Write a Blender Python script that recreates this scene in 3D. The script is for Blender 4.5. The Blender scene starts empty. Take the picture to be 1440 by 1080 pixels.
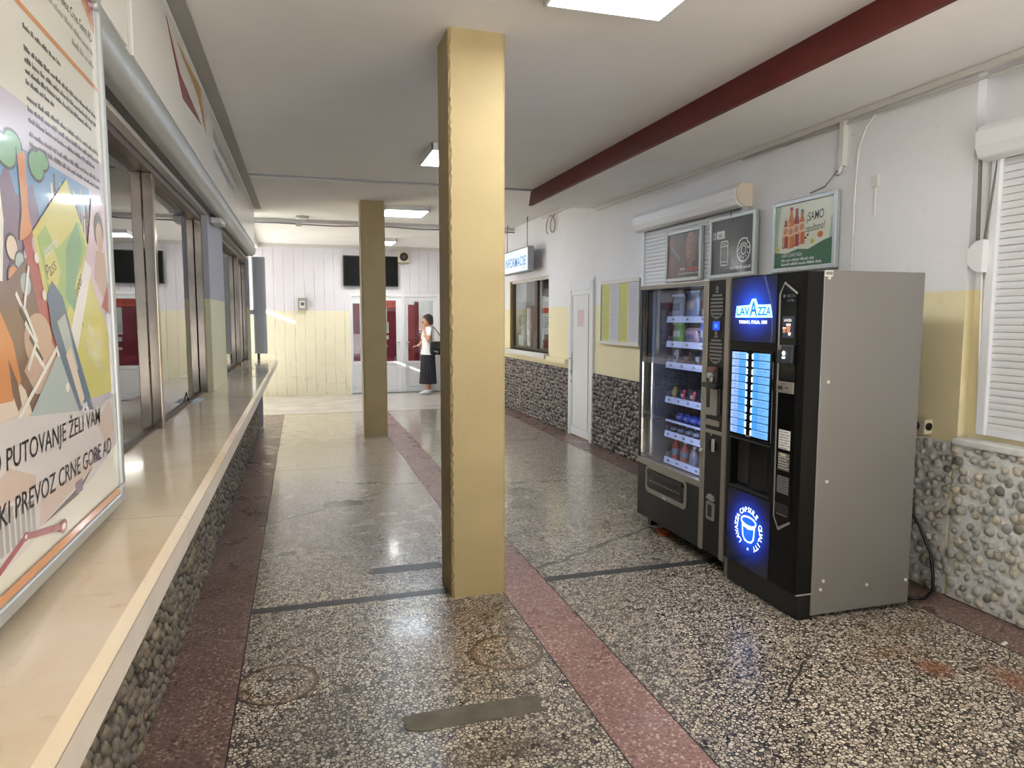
import bpy, bmesh, math, random
import numpy as np
from mathutils import Vector, Matrix
random.seed(7); rng = np.random.default_rng(7)
SC = bpy.context.scene
COL = SC.collection
PI = math.pi

# ------------------------------------------------------------------ materials
MATS = {}
def nodes_of(name):
    m = bpy.data.materials.new(name); m.use_nodes = True
    nt = m.node_tree; b = nt.nodes['Principled BSDF']
    return m, nt, b
def srgb(r, g, b):
    f = lambda c: (c/12.92 if c <= .04045 else ((c+.055)/1.055)**2.4)
    return (f(r/255), f(g/255), f(b/255), 1)
def mat(name, col, rough=.5, metal=0, emit=None, es=0, coat=0, alpha=None, spec=None, noise=0, nscale=8, bump=0, bscale=60, trans=0, ior=None):
    if name in MATS: return MATS[name]
    m, nt, b = nodes_of(name)
    if len(col) == 3: col = srgb(*col)
    b.inputs['Base Color'].default_value = col
    b.inputs['Roughness'].default_value = rough
    b.inputs['Metallic'].default_value = metal
    if emit is not None:
        b.inputs['Emission Color'].default_value = srgb(*emit); b.inputs['Emission Strength'].default_value = es
    if coat: b.inputs['Coat Weight'].default_value = coat; b.inputs['Coat Roughness'].default_value = .05
    if spec is not None: b.inputs['Specular IOR Level'].default_value = spec
    if ior: b.inputs['IOR'].default_value = ior
    if trans: b.inputs['Transmission Weight'].default_value = trans
    if noise or bump:
        tc = nt.nodes.new('ShaderNodeTexCoord')
    if noise:
        n = nt.nodes.new('ShaderNodeTexNoise'); n.inputs['Scale'].default_value = nscale; n.inputs['Detail'].default_value = 6
        nt.links.new(tc.outputs['Object'], n.inputs['Vector'])
        r = nt.nodes.new('ShaderNodeMapRange'); r.inputs['From Min'].default_value = .3; r.inputs['From Max'].default_value = .7
        r.inputs['To Min'].default_value = 1-noise; r.inputs['To Max'].default_value = 1+noise*.5
        nt.links.new(n.outputs['Fac'], r.inputs['Value'])
        mx = nt.nodes.new('ShaderNodeMix'); mx.data_type = 'RGBA'; mx.blend_type = 'MULTIPLY'; mx.inputs['Factor'].default_value = 1
        mx.inputs['A'].default_value = col
        nt.links.new(r.outputs['Result'], mx.inputs['B']); nt.links.new(mx.outputs['Result'], b.inputs['Base Color'])
    if bump:
        n2 = nt.nodes.new('ShaderNodeTexNoise'); n2.inputs['Scale'].default_value = bscale; n2.inputs['Detail'].default_value = 4
        nt.links.new(tc.outputs['Object'], n2.inputs['Vector'])
        bp = nt.nodes.new('ShaderNodeBump'); bp.inputs['Strength'].default_value = bump; bp.inputs['Distance'].default_value = .01
        nt.links.new(n2.outputs['Fac'], bp.inputs['Height']); nt.links.new(bp.outputs['Normal'], b.inputs['Normal'])
    MATS[name] = m
    return m

class G:
    """small helper to write node maths"""
    def __init__(s, nt): s.nt = nt; s.tc = nt.nodes.new('ShaderNodeTexCoord'); s._x = None
    def link(s, a, b): s.nt.links.new(a, b)
    def put(s, sock, v):
        if isinstance(v, (int, float)): sock.default_value = v
        elif isinstance(v, tuple): sock.default_value = v
        else: s.link(v, sock)
    def m(s, op, a, b=0.0, c=None, clamp=False):
        n = s.nt.nodes.new('ShaderNodeMath'); n.operation = op; n.use_clamp = clamp
        s.put(n.inputs[0], a); s.put(n.inputs[1], b)
        if c is not None: s.put(n.inputs[2], c)
        return n.outputs[0]
    def xyz(s):
        if s._x is None:
            n = s.nt.nodes.new('ShaderNodeSeparateXYZ'); s.link(s.tc.outputs['Object'], n.inputs[0]); s._x = n.outputs
        return s._x
    def noise(s, scale, detail=4, rough=.55, vec=None, dist=0):
        n = s.nt.nodes.new('ShaderNodeTexNoise'); n.inputs['Scale'].default_value = scale; n.inputs['Detail'].default_value = detail
        n.inputs['Roughness'].default_value = rough; n.inputs['Distortion'].default_value = dist
        s.link(vec or s.tc.outputs['Object'], n.inputs['Vector']); return n.outputs['Fac']
    def vor(s, scale, feature='F1', out='Distance', vec=None, rnd=1):
        n = s.nt.nodes.new('ShaderNodeTexVoronoi'); n.feature = feature; n.inputs['Scale'].default_value = scale; n.inputs['Randomness'].default_value = rnd
        s.link(vec or s.tc.outputs['Object'], n.inputs['Vector']); return n.outputs[out]
    def map(s, v, a, b, c=0.0, d=1.0):
        n = s.nt.nodes.new('ShaderNodeMapRange'); s.put(n.inputs[0], v)
        for i, k in enumerate((a, b, c, d)): s.put(n.inputs[1+i], k)
        return n.outputs[0]
    def mix(s, f, a, b, mode='MIX'):
        n = s.nt.nodes.new('ShaderNodeMix'); n.data_type = 'RGBA'; n.blend_type = mode
        s.put(n.inputs['Factor'], f); s.put(n.inputs['A'], a); s.put(n.inputs['B'], b); return n.outputs['Result']
    def ramp(s, v, stops):
        n = s.nt.nodes.new('ShaderNodeValToRGB'); e = n.color_ramp.elements
        while len(e) < len(stops): e.new(.5)
        for i, (p, c) in enumerate(stops): e[i].position = p; e[i].color = c
        s.put(n.inputs[0], v); return n.outputs[0]
    def bump(s, h, strength, dist, b):
        n = s.nt.nodes.new('ShaderNodeBump'); n.inputs['Strength'].default_value = strength; n.inputs['Distance'].default_value = dist
        s.link(h, n.inputs['Height']); s.link(n.outputs[0], b.inputs['Normal'])
    def blob(s, cx, cy, rx, ry, warp=None, soft=.5):
        """1 inside an ellipse on the floor, 0 outside, ragged by warp"""
        x, y, z = s.xyz()
        dx = s.m('DIVIDE', s.m('SUBTRACT', x, cx), rx); dy = s.m('DIVIDE', s.m('SUBTRACT', y, cy), ry)
        d = s.m('SQRT', s.m('ADD', s.m('MULTIPLY', dx, dx), s.m('MULTIPLY', dy, dy)))
        if warp is not None: d = s.m('ADD', d, s.m('MULTIPLY', s.m('SUBTRACT', warp, .5), 1.6))
        return s.map(d, 1-soft, 1+soft*.2, 1.0, 0.0)

# ------------------------------------------------------------------ mesh builder
class Frame:
    def __init__(s, o, u, v):
        s.o = Vector(o); s.u = Vector(u).normalized(); s.v = Vector(v).normalized(); s.n = s.u.cross(s.v)
    def p(s, a, b, w=0): return s.o + s.u*a + s.v*b + s.n*w
def FR(x): return Frame((x, 0, 0), (0, -1, 0), (0, 0, 1))   # faces -X: u = -Y
def FL(x): return Frame((x, 0, 0), (0, 1, 0), (0, 0, 1))    # faces +X: u = +Y
def FB(y): return Frame((0, y, 0), (1, 0, 0), (0, 0, 1))    # faces -Y: u = +X

TEXT_CACHE = {}
def text_geo(body, bold=0.0, shear=0.0):
    k = (body, bold, shear)
    if k in TEXT_CACHE: return TEXT_CACHE[k]
    c = bpy.data.curves.new('text', 'FONT'); c.body = body; c.size = 1; c.offset = bold; c.shear = shear; c.resolution_u = 3
    ob = bpy.data.objects.new('text', c); COL.objects.link(ob)
    dg = bpy.context.evaluated_depsgraph_get(); me = bpy.data.meshes.new_from_object(ob.evaluated_get(dg))
    vs = [tuple(v.co) for v in me.vertices]; fs = [tuple(p.vertices) for p in me.polygons]
    bpy.data.objects.remove(ob); bpy.data.meshes.remove(me); bpy.data.curves.remove(c)
    TEXT_CACHE[k] = (vs, fs); return vs, fs

class MB:
    def __init__(s): s.v = []; s.f = []; s.mi = []; s.sm = []; s.mats = []; s.k = 0
    def mid(s, m):
        if m not in s.mats: s.mats.append(m)
        return s.mats.index(m)
    def add(s, vs, fs, m, smooth=False):
        n = len(s.v); s.v += [tuple(p) for p in vs]; k = s.mid(m)
        for f in fs: s.f.append(tuple(i+n for i in f)); s.mi.append(k); s.sm.append(smooth)
        return s
    def box(s, x0, x1, y0, y1, z0, z1, m):
        x0, x1 = min(x0, x1), max(x0, x1); y0, y1 = min(y0, y1), max(y0, y1); z0, z1 = min(z0, z1), max(z0, z1)
        v = [(x, y, z) for z in (z0, z1) for y in (y0, y1) for x in (x0, x1)]
        return s.add(v, [(0, 2, 3, 1), (4, 5, 7, 6), (0, 1, 5, 4), (2, 6, 7, 3), (0, 4, 6, 2), (1, 3, 7, 5)], m)
    def fbox(s, F, a0, a1, b0, b1, w0, w1, m):
        a0, a1 = min(a0, a1), max(a0, a1); b0, b1 = min(b0, b1), max(b0, b1); w0, w1 = min(w0, w1), max(w0, w1)
        v = [F.p(a, b, w) for w in (w0, w1) for b in (b0, b1) for a in (a0, a1)]
        return s.add(v, [(0, 2, 3, 1), (4, 5, 7, 6), (0, 1, 5, 4), (2, 6, 7, 3), (0, 4, 6, 2), (1, 3, 7, 5)], m)
    def poly(s, F, pts, m, w=0):
        s.k += 1; w += s.k*1.5e-6   # each later print lies a hair above the earlier one
        v = [F.p(a, b, w) for a, b in pts]
        ar = sum(pts[i][0]*pts[(i+1) % len(pts)][1]-pts[(i+1) % len(pts)][0]*pts[i][1] for i in range(len(pts)))
        if ar < 0: v.reverse()
        return s.add(v, [tuple(range(len(v)))], m)
    def quad(s, F, a0, a1, b0, b1, m, w=0): return s.poly(F, [(a0, b0), (a1, b0), (a1, b1), (a0, b1)], m, w)
    def prism(s, F, pts, w0, w1, m, smooth=False):
        ar = sum(pts[i][0]*pts[(i+1) % len(pts)][1]-pts[(i+1) % len(pts)][0]*pts[i][1] for i in range(len(pts)))
        pts = list(pts) if ar > 0 else list(reversed(pts))
        n = len(pts); v = [F.p(a, b, w0) for a, b in pts]+[F.p(a, b, w1) for a, b in pts]
        if w1 < w0: v = v[n:]+v[:n]
        s.add(v, [tuple(reversed(range(n))), tuple(range(n, 2*n))], m)
        n0 = len(s.v)-2*n; k = s.mid(m)
        for i in range(n):
            j = (i+1) % n; s.f.append((n0+i, n0+j, n0+n+j, n0+n+i)); s.mi.append(k); s.sm.append(smooth)
        return s
    def disc(s, F, a, b, r, m, w=0, n=20, ry=None):
        ry = ry or r
        return s.poly(F, [(a+r*math.cos(2*PI*i/n), b+ry*math.sin(2*PI*i/n)) for i in range(n)], m, w)
    def line(s, F, pts, t, m, w=0, closed=False):
        """flat ribbon of width t through 2D points"""
        pts = [Vector(p) for p in pts]; n = len(pts); L = []; R = []
        for i in range(n):
            a = pts[i-1] if (i > 0 or closed) else pts[i]; c = pts[(i+1) % n] if (i < n-1 or closed) else pts[i]
            d = c-a
            if d.length < 1e-9: d = Vector((1, 0))
            d.normalize(); q = Vector((-d.y, d.x))
            d1 = (pts[i]-a); f = 1.0
            if d1.length > 1e-9 and (c-pts[i]).length > 1e-9:
                ca = abs(d1.normalized().dot(d)); f = min(1/max(ca, .35), 2)
            L.append(pts[i]+q*t/2*f); R.append(pts[i]-q*t/2*f)
        v = [F.p(p.x, p.y, w) for p in L]+[F.p(p.x, p.y, w) for p in R]
        fs = []
        for i in range(n if closed else n-1):
            j = (i+1) % n; fs.append((i, n+i, n+j, j))
        return s.add(v, fs, m)
    def text(s, F, body, a, b, size, m, w=0, align='L', sx=1.0, bold=0.0, shear=0.0, ang=0.0):
        vs, fs = text_geo(body, bold, shear)
        if not vs: return s
        x1 = max(p[0] for p in vs); x0 = min(p[0] for p in vs)
        off = {'L': -x0, 'C': -(x0+x1)/2, 'R': -x1}[align]
        ca, sa = math.cos(ang), math.sin(ang); out = []
        for x, y, z in vs:
            x = (x+off)*size*sx; y *= size
            out.append(F.p(a+x*ca-y*sa, b+x*sa+y*ca, w))
        return s.add(out, fs, m)
    def tfit(s, F, body, a0, a1, b, size, m, w=0, bold=0.0, shear=0.0):
        vs, fs = text_geo(body, bold, shear); wd = max(p[0] for p in vs)-min(p[0] for p in vs)
        return s.text(F, body, a0, b, size, m, w, 'L', (a1-a0)/(wd*size), bold, shear)
    def greek(s, F, a0, a1, b, h, m, w=0, seed=0, ragged=True):
        """a line of print too small to read: word-like bars"""
        r = random.Random(seed); a = a0; k0 = s.k
        while a < a1:
            L = h*r.uniform(1.2, 5); e = min(a+L, a1)
            x = a
            while x < e:
                cw = h*r.uniform(.25, .55); hh = h*r.choice((.62, .62, .62, 1, .9))
                s.quad(F, x, min(x+cw, e), b, b+hh, m, w); x += cw+h*.16
            a = e+h*.6; s.k = k0
        return s
    def tube(s, path, r, m, n=8, caps=True):
        P = [Vector(p) for p in path]; rs = r if isinstance(r, (list, tuple)) else [r]*len(P)
        rings = []; up = None
        for i, p in enumerate(P):
            d = ((P[i+1] if i < len(P)-1 else p)-(P[i-1] if i > 0 else p)).normalized()
            if up is None: up = d.orthogonal().normalized()
            up = (up-d*up.dot(d))
            if up.length < 1e-6: up = d.orthogonal()
            up.normalize(); q = d.cross(up)
            rings.append([p+(up*math.cos(2*PI*k/n)+q*math.sin(2*PI*k/n))*rs[i] for k in range(n)])
        return s.loft(rings, m, caps)
    def loft(s, rings, m, caps=True, smooth=True):
        n = len(rings[0]); v = [p for rg in rings for p in rg]; fs = []
        for i in range(len(rings)-1):
            for k in range(n):
                j = (k+1) % n; fs.append((i*n+k, i*n+j, (i+1)*n+j, (i+1)*n+k))
        s.add(v, fs, m, smooth)
        if caps:
            n0 = len(s.v)-len(v); kk = s.mid(m)
            s.f.append(tuple(n0+i for i in reversed(range(n)))); s.mi.append(kk); s.sm.append(False)
            s.f.append(tuple(n0+len(v)-n+i for i in range(n))); s.mi.append(kk); s.sm.append(False)
        return s
    def cyl(s, c, axis, r, h, m, n=20):
        c = Vector(c); a = Vector(axis).normalized(); return s.tube([c-a*h/2, c+a*h/2], r, m, n)
    def lathe(s, c, prof, m, n=16):
        c = Vector(c); rings = [[c+Vector((r*math.cos(2*PI*k/n), r*math.sin(2*PI*k/n), z)) for k in range(n)] for r, z in prof]
        return s.loft(rings, m)
    def ell(s, c, r, m, nu=14, nv=9, rot=None):
        c = Vector(c); rings = []
        for i in range(nv+1):
            t = PI*i/nv; q = max(math.sin(t), 1e-3)
            rg = []
            for k in range(nu):
                p = Vector((r[0]*q*math.cos(2*PI*k/nu), r[1]*q*math.sin(2*PI*k/nu), -r[2]*math.cos(t)))
                rg.append(c+(rot @ p if rot else p))
            rings.append(rg)
        return s.loft(rings, m)
    def cap(s, p0, p1, r0, r1, m, n=10):
        """tapered capsule"""
        p0, p1 = Vector(p0), Vector(p1); d = (p1-p0).normalized(); up = d.orthogonal().normalized(); q = d.cross(up); rings = []
        def ring(c, r): rings.append([c+(up*math.cos(2*PI*k/n)+q*math.sin(2*PI*k/n))*r for k in range(n)])
        for t in (.05, .4, .8, 1.2): ring(p0-d*r0*math.cos(t), r0*math.sin(t))
        ring(p0, r0); ring(p1, r1)
        for t in (1.2, .8, .4, .05): ring(p1+d*r1*math.cos(t), r1*math.sin(t))
        return s.loft(rings, m)
    def build(s, name, parent=None, bevel=0, seg=2, kind=None, label=None, sub=0):
        me = bpy.data.meshes.new(name); me.from_pydata(s.v, [], s.f)
        for m in s.mats: me.materials.append(m)
        me.polygons.foreach_set('material_index', s.mi); me.polygons.foreach_set('use_smooth', s.sm)
        me.validate(); me.update()
        o = bpy.data.objects.new(name, me); COL.objects.link(o)
        if bevel:
            b = o.modifiers.new('bevel', 'BEVEL'); b.width = bevel; b.segments = seg; b.limit_method = 'ANGLE'; b.angle_limit = .7; b.harden_normals = False
        if sub:
            b = o.modifiers.new('sub', 'SUBSURF'); b.levels = sub; b.render_levels = sub
        if parent is not None: put(o, parent)
        if kind: o['kind'] = kind
        if label: o['label'] = label
        return o
WORLD_OF = {}
def put(o, parent):
    o.parent = parent; o.matrix_parent_inverse = Matrix.Translation(-WORLD_OF.get(parent.name, Vector((0, 0, 0))))

def thing(name, label, cat, loc=(0, 0, 0), group=None):
    o = bpy.data.objects.new(name, None); COL.objects.link(o); o.location = loc; o.empty_display_size = .1
    WORLD_OF[o.name] = Vector(loc); o['label'] = label; o['category'] = cat
    if group: o['group'] = group
    return o
def tag(o, label, cat, group=None, kind=None):
    o['label'] = label; o['category'] = cat
    if group: o['group'] = group
    if kind: o['kind'] = kind
    return o
def copy_tree(o, parent=None):
    c = o.copy(); COL.objects.link(c)
    if parent is not None: c.parent = parent; c.matrix_parent_inverse = o.matrix_parent_inverse.copy()
    for ch in [x for x in bpy.data.objects if x.parent == o]: copy_tree(ch, c)
    return c
def rrect(a0, a1, b0, b1, r, n=5):
    pts = []
    for cx, cy, t in ((a1-r, b0+r, -90), (a1-r, b1-r, 0), (a0+r, b1-r, 90), (a0+r, b0+r, 180)):
        for i in range(n+1):
            q = math.radians(t+90*i/n); pts.append((cx+r*math.cos(q), cy+r*math.sin(q)))
    return pts
def remeshed(mb, name, voxel, parent=None, smooth=3):
    o = mb.build(name+'_raw'); md = o.modifiers.new('r', 'REMESH'); md.mode = 'VOXEL'; md.voxel_size = voxel; md.use_smooth_shade = True
    sm = o.modifiers.new('s', 'SMOOTH'); sm.iterations = smooth; sm.factor = .5
    dg = bpy.context.evaluated_depsgraph_get(); me = bpy.data.meshes.new_from_object(o.evaluated_get(dg)); bpy.data.objects.remove(o)
    me.name = name
    if not me.materials: me.materials.append(mb.mats[0])
    me.polygons.foreach_set('use_smooth', [True]*len(me.polygons))
    r = bpy.data.objects.new(name, me); COL.objects.link(r)
    if parent is not None: put(r, parent)
    return r
SKY, EXPO, FILL_WAIT, FILL_BOOTH, STREAK, EM_CEIL, SUN = 1.5, 0.05, 110, 30, 15, 29, 40
# ------------------------------------------------------------------ materials of the place
def paint(name, lo, hi, zline, rough=.6, dirt=.06, bump=.12, grooves=0):
    m, nt, b = nodes_of(name); g = G(nt); x, y, z = g.xyz()
    e = g.m('ADD', z, g.m('MULTIPLY', g.m('SUBTRACT', g.noise(9, 2), .5), .012))
    f = g.m('GREATER_THAN', e, zline)
    c = g.mix(f, srgb(*lo), srgb(*hi))
    n = g.map(g.noise(1.3, 6, .6), .35, .7, 1-dirt, 1.0)
    c = g.mix(1.0, c, n, 'MULTIPLY')
    n3 = g.map(g.noise(14, 5, .65), .62, .75, 0.0, dirt*2.2)
    c = g.mix(n3, c, srgb(120, 112, 98))
    h = g.noise(55, 4)
    if grooves:
        # vertical trapezoid ribs of the cladding: dark joint lines, bump of the same ribs
        sx = g.m('ADD', x, g.m('MULTIPLY', g.m('SUBTRACT', g.noise(.8, 1), .5), .01))
        w = g.m('ABSOLUTE', g.m('SUBTRACT', g.m('FRACT', g.m('DIVIDE', sx, grooves)), .5))
        joint = g.m('LESS_THAN', w, .022)
        dn = g.map(g.noise(2.2, 3), .45, .6, 0.05, .55)
        c = g.mix(g.m('MULTIPLY', joint, dn), c, srgb(110, 104, 92))
        drip = g.map(g.noise(7, 5, .7), .55, .75, 0.0, .3)
        low = g.map(z, .2, 1.3, 1.0, 0.0)
        c = g.mix(g.m('MULTIPLY', drip, low), c, srgb(140, 128, 98))
        h = g.m('ADD', g.m('MULTIPLY', h, .25), g.map(w, .02, .1, 0.0, 1.0))
    g.link(c, b.inputs['Base Color']); b.inputs['Roughness'].default_value = rough
    g.bump(h, bump, .01, b)
    return m
M_wallR = paint('paint_white_over_yellow', (236, 224, 184), (231, 230, 234), 1.70)
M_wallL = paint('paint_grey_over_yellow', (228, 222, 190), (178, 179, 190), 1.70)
M_wallB = paint('cladding_white_over_cream', (238, 231, 204), (226, 223, 230), 1.69, grooves=.19, bump=.25)
M_lint = mat('lintel_paint', (206, 203, 200), .6, noise=.05)
M_ceil = mat('ceiling_plaster', (230, 228, 226), .8, noise=.04, nscale=1.2, bump=.1, bscale=30)
M_ceil2 = mat('soffit_plaster', (232, 231, 229), .8, noise=.05, nscale=2, bump=.25, bscale=45)
M_red = mat('dark_red_paint', (96, 19, 14), .55, noise=.12, nscale=5, bump=.1)
M_white = mat('white_plastic', (226, 226, 228), .35)
M_white2 = mat('off_white_enamel', (214, 211, 205), .45, noise=.03)
M_black = mat('black_plastic', (14, 14, 15), .3)
M_dark = mat('dark_grey_plastic', (38, 37, 38), .4)
M_alu = mat('brushed_aluminium', (186, 190, 191), .42, .65)
M_alu_d = mat('dull_aluminium', (150, 152, 156), .4, .7)
M_chrome = mat('chrome', (215, 215, 215), .12, 1)

def terrazzo():
    m, nt, b = nodes_of('terrazzo_cream_chips'); g = G(nt); x, y, z = g.xyz()
    mp = nt.nodes.new('ShaderNodeMapping'); g.link(g.tc.outputs['Object'], mp.inputs[0])
    wv = nt.nodes.new('ShaderNodeMix'); wv.data_type = 'RGBA'; wv.blend_type = 'ADD'; wv.inputs['Factor'].default_value = .006
    nz = nt.nodes.new('ShaderNodeTexNoise'); nz.inputs['Scale'].default_value = 80; g.link(g.tc.outputs['Object'], nz.inputs['Vector'])
    g.link(g.tc.outputs['Object'], wv.inputs['A']); g.link(nz.outputs['Color'], wv.inputs['B'])
    v = wv.outputs['Result']
    ed = g.vor(60, 'DISTANCE_TO_EDGE', vec=v); col = g.vor(60, 'F1', 'Color', vec=v)
    sp = nt.nodes.new('ShaderNodeSeparateColor'); g.link(col, sp.inputs[0])
    chip = g.ramp(sp.outputs[0], [(0, srgb(224, 213, 196)), (.45, srgb(200, 188, 170)), (.75, srgb(172, 160, 144)), (.93, srgb(132, 122, 112)), (1, srgb(70, 62, 58))])
    th = g.m('ADD', .03, g.m('MULTIPLY', sp.outputs[1], .105))
    k = g.map(g.m('SUBTRACT', ed, th), 0, .05, 0.0, 1.0)
    c = g.mix(k, srgb(42, 37, 34), chip)
    # wear: the far, trodden part is smoother and browner, blotched
    w1 = g.noise(1.1, 6, .6); w2 = g.noise(5, 5, .6)
    c = g.mix(g.map(w1, .45, .75, 0.0, .28), c, srgb(130, 114, 98), 'MULTIPLY')
    c = g.mix(g.map(w2, .55, .8, 0.0, .35), c, srgb(96, 84, 72))
    worn = g.m('MULTIPLY', g.map(y, 3.7, 7.5, 0.0, .68), g.map(x, 2.6, .6, .5, 1.0))
    c = g.mix(worn, c, srgb(204, 188, 168))
    # stains with a shape of their own
    wp = g.noise(11, 5, .65)
    def stain(cx, cy, rx, ry, colr, a, soft=.5):
        nonlocal c
        c = g.mix(g.m('MULTIPLY', g.blob(cx, cy, rx, ry, wp, soft), a), c, srgb(*colr))
    stain(.30, 5.92, .18, .12, (28, 24, 22), .9, .25)
    stain(.34, 5.95, .27, .05, (40, 34, 30), .7)
    stain(-.12, 4.75, .06, .05, (25, 22, 20), .9, .2)
    stain(.02, 4.72, .025, .03, (25, 22, 20), .9, .2)
    stain(1.82, 5.9, .17, .16, (118, 112, 84), .6, .3)
    stain(1.72, 5.45, .12, .18, (112, 108, 82), .55, .3)
    stain(.85, 3.45, .32, .24, (92, 58, 28), .5, 1)
    stain(.66, 3.1, .25, .35, (124, 84, 48), .35, 1)
    stain(.72, 2.3, .35, .08, (60, 46, 36), .55, .8)
    stain(.05, 2.55, .3, .3, (66, 62, 60), .35, 1)
    stain(2.66, 2.33, .09, .1, (136, 78, 40), .75, .8)
    stain(2.6, 2.5, .25, .08, (140, 96, 56), .4, 1)
    stain(2.9, 2.15, .1, .16, (128, 70, 36), .75, .8)
    stain(2.8, 2.7, .35, .1, (120, 92, 62), .4, 1)
    stain(2.15, 4.72, .3, .12, (90, 70, 52), .4, 1)
    # two rings left by round stands
    for cx, cy in ((-.135, 3.02), (.88, 3.015)):
        dx = g.m('SUBTRACT', x, cx); dy = g.m('SUBTRACT', y, cy)
        d = g.m('SQRT', g.m('ADD', g.m('MULTIPLY', dx, dx), g.m('MULTIPLY', dy, dy)))
        rim = g.m('LESS_THAN', g.m('ABSOLUTE', g.m('SUBTRACT', d, .163)), g.m('ADD', .004, g.m('MULTIPLY', g.noise(6, 2), .012)))
        c = g.mix(g.m('MULTIPLY', rim, .8), c, srgb(48, 42, 36))
        c = g.mix(g.m('MULTIPLY', g.map(d, .09, .17, 0.0, .35), g.m('LESS_THAN', d, .163)), c, srgb(150, 112, 72))
    # cracks
    cr = g.vor(.42, 'DISTANCE_TO_EDGE', vec=v)
    nd = g.noise(3.5, 6, .7)
    mp2 = nt.nodes.new('ShaderNodeVectorMath'); mp2.operation = 'ADD'; g.link(g.tc.outputs['Object'], mp2.inputs[0])
    cb = nt.nodes.new('ShaderNodeCombineXYZ'); q = g.m('MULTIPLY', nd, .5); g.link(q, cb.inputs[0]); g.link(q, cb.inputs[1]); g.link(cb.outputs[0], mp2.inputs[1])
    cr = g.vor(.55, 'DISTANCE_TO_EDGE', vec=mp2.outputs[0])
    ck = g.m('MULTIPLY', g.m('LESS_THAN', cr, .0035), g.map(g.noise(1.7, 2), .46, .52, 0.0, .85))
    c = g.mix(ck, c, srgb(34, 30, 28))
    g.link(c, b.inputs['Base Color'])
    r = g.map(w2, .3, .7, .24, .40); r2 = g.m('SUBTRACT', r, g.map(y, 3, 7, 0.0, .13)); b.inputs['Specular IOR Level'].default_value = .7; g.link(g.map(y, 3.0, 7.0, .06, .5), b.inputs['Coat Weight']); b.inputs['Coat Roughness'].default_value = .1
    g.link(r2, b.inputs['Roughness'])
    hb = g.m('ADD', g.m('MULTIPLY', k, .4), g.m('MULTIPLY', g.noise(3, 5), 1.5))
    g.bump(hb, .10, .006, b)
    return m
M_terr = terrazzo()
def speckle(name, base, spk, dark):
    m, nt, b = nodes_of(name); g = G(nt); x, y, z = g.xyz()
    col = g.vor(110, 'F1', 'Color'); sp = nt.nodes.new('ShaderNodeSeparateColor'); g.link(col, sp.inputs[0])
    c = g.ramp(sp.outputs[0], [(0, srgb(*dark)), (.4, srgb(*base)), (.82, srgb(*base)), (.95, srgb(*spk)), (1, srgb(*spk))])
    c = g.mix(g.map(g.noise(1.6, 6, .65), .4, .7, 0.0, .4), c, srgb(150, 118, 110), 'MULTIPLY')
    c = g.mix(g.map(g.noise(7, 5, .65), .56, .85, 0.0, .3), c, srgb(86, 68, 60))
    g.link(c, b.inputs['Base Color']); g.link(g.map(g.noise(4, 4), .3, .7, .22, .42), b.inputs['Roughness'])
    g.bump(g.noise(5, 5), .12, .006, b)
    return m
M_strip = speckle('terrazzo_red_brown', (152, 116, 109), (200, 176, 166), (116, 82, 76))
M_stripL = speckle('terrazzo_dark_brown', (126, 102, 94), (176, 156, 144), (88, 66, 60))
M_bar = mat('dark_grey_filler', (62, 60, 62), .4, noise=.25, nscale=7)
M_patch = mat('grey_mortar', (104, 98, 86), .7, noise=.35, nscale=9, bump=.4, bscale=20)
M_conc = mat('grey_screed', (196, 189, 184), .22, noise=.16, nscale=2.5, bump=.08, bscale=6)
M_joint = mat('joint_line', (58, 46, 44), .6)

# ------------------------------------------------------------------ floor
YB, YS = 14.55, -2.0
fl = MB()
def fr(x0, x1, y0, y1, m, z=0): fl.add([(x0, y0, z), (x1, y0, z), (x1, y1, z), (x0, y1, z)], [(0, 1, 2, 3)], m)
YC = 11.77
fr(-.29, 1.06, YS, YC, M_terr); fr(1.35, 3.15, YS, YC, M_terr)
fr(-1.0, -.29, YS, YC, M_stripL); fr(1.06, 1.35, YS, YC, M_strip); fr(3.15, 3.8, YS, YC, M_stripL)
fr(-2.2, 3.8, YC, YB+.4, M_conc); fr(-4, -1.0, YS, YC, M_conc)
fl.build('floor', kind='structure')
t = MB()
for x0, x1 in ((-.285, .78), (1.352, 2.6)): t.box(x0, x1, 3.79, 3.86, 0, .0012, M_bar)
for x in (-.29, 1.06, 1.35, 3.15): t.box(x-.003, x+.003, YS, YC, 0, .0008, M_joint)
t.box(-.6, 3.4, YC-.012, YC+.012, 0, .0008, M_joint); t.box(1.35, 3.2, 9.40, 9.415, 0, .0008, M_joint); t.box(-.29, 1.06, 7.4, 7.407, 0, .0006, M_joint)
t.build('trim_1', kind='structure')
def ragged(cx, cy, rx, ry, n, amp, seed, rect=True):
    r = random.Random(seed); pts = []
    for i in range(n):
        a = 2*PI*i/n; c, s = math.cos(a), math.sin(a)
        k = 1/max(abs(c), abs(s)) if rect else 1
        k = min(k, 1.32)*(1+r.uniform(-amp, amp)); pts.append((cx+rx*c*k, cy+ry*s*k))
    return pts
FF = Frame((0, 0, 0), (1, 0, 0), (0, 1, 0))
p = MB(); p.prism(FF, ragged(.62, 2.56, .275, .062, 40, .05, 3), 0, .003, M_patch)
p.prism(FF, ragged(.585, 4.25, .21, .055, 34, .09, 5), 0, .0015, M_bar)
p.build('trim_2', kind='structure')

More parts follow.
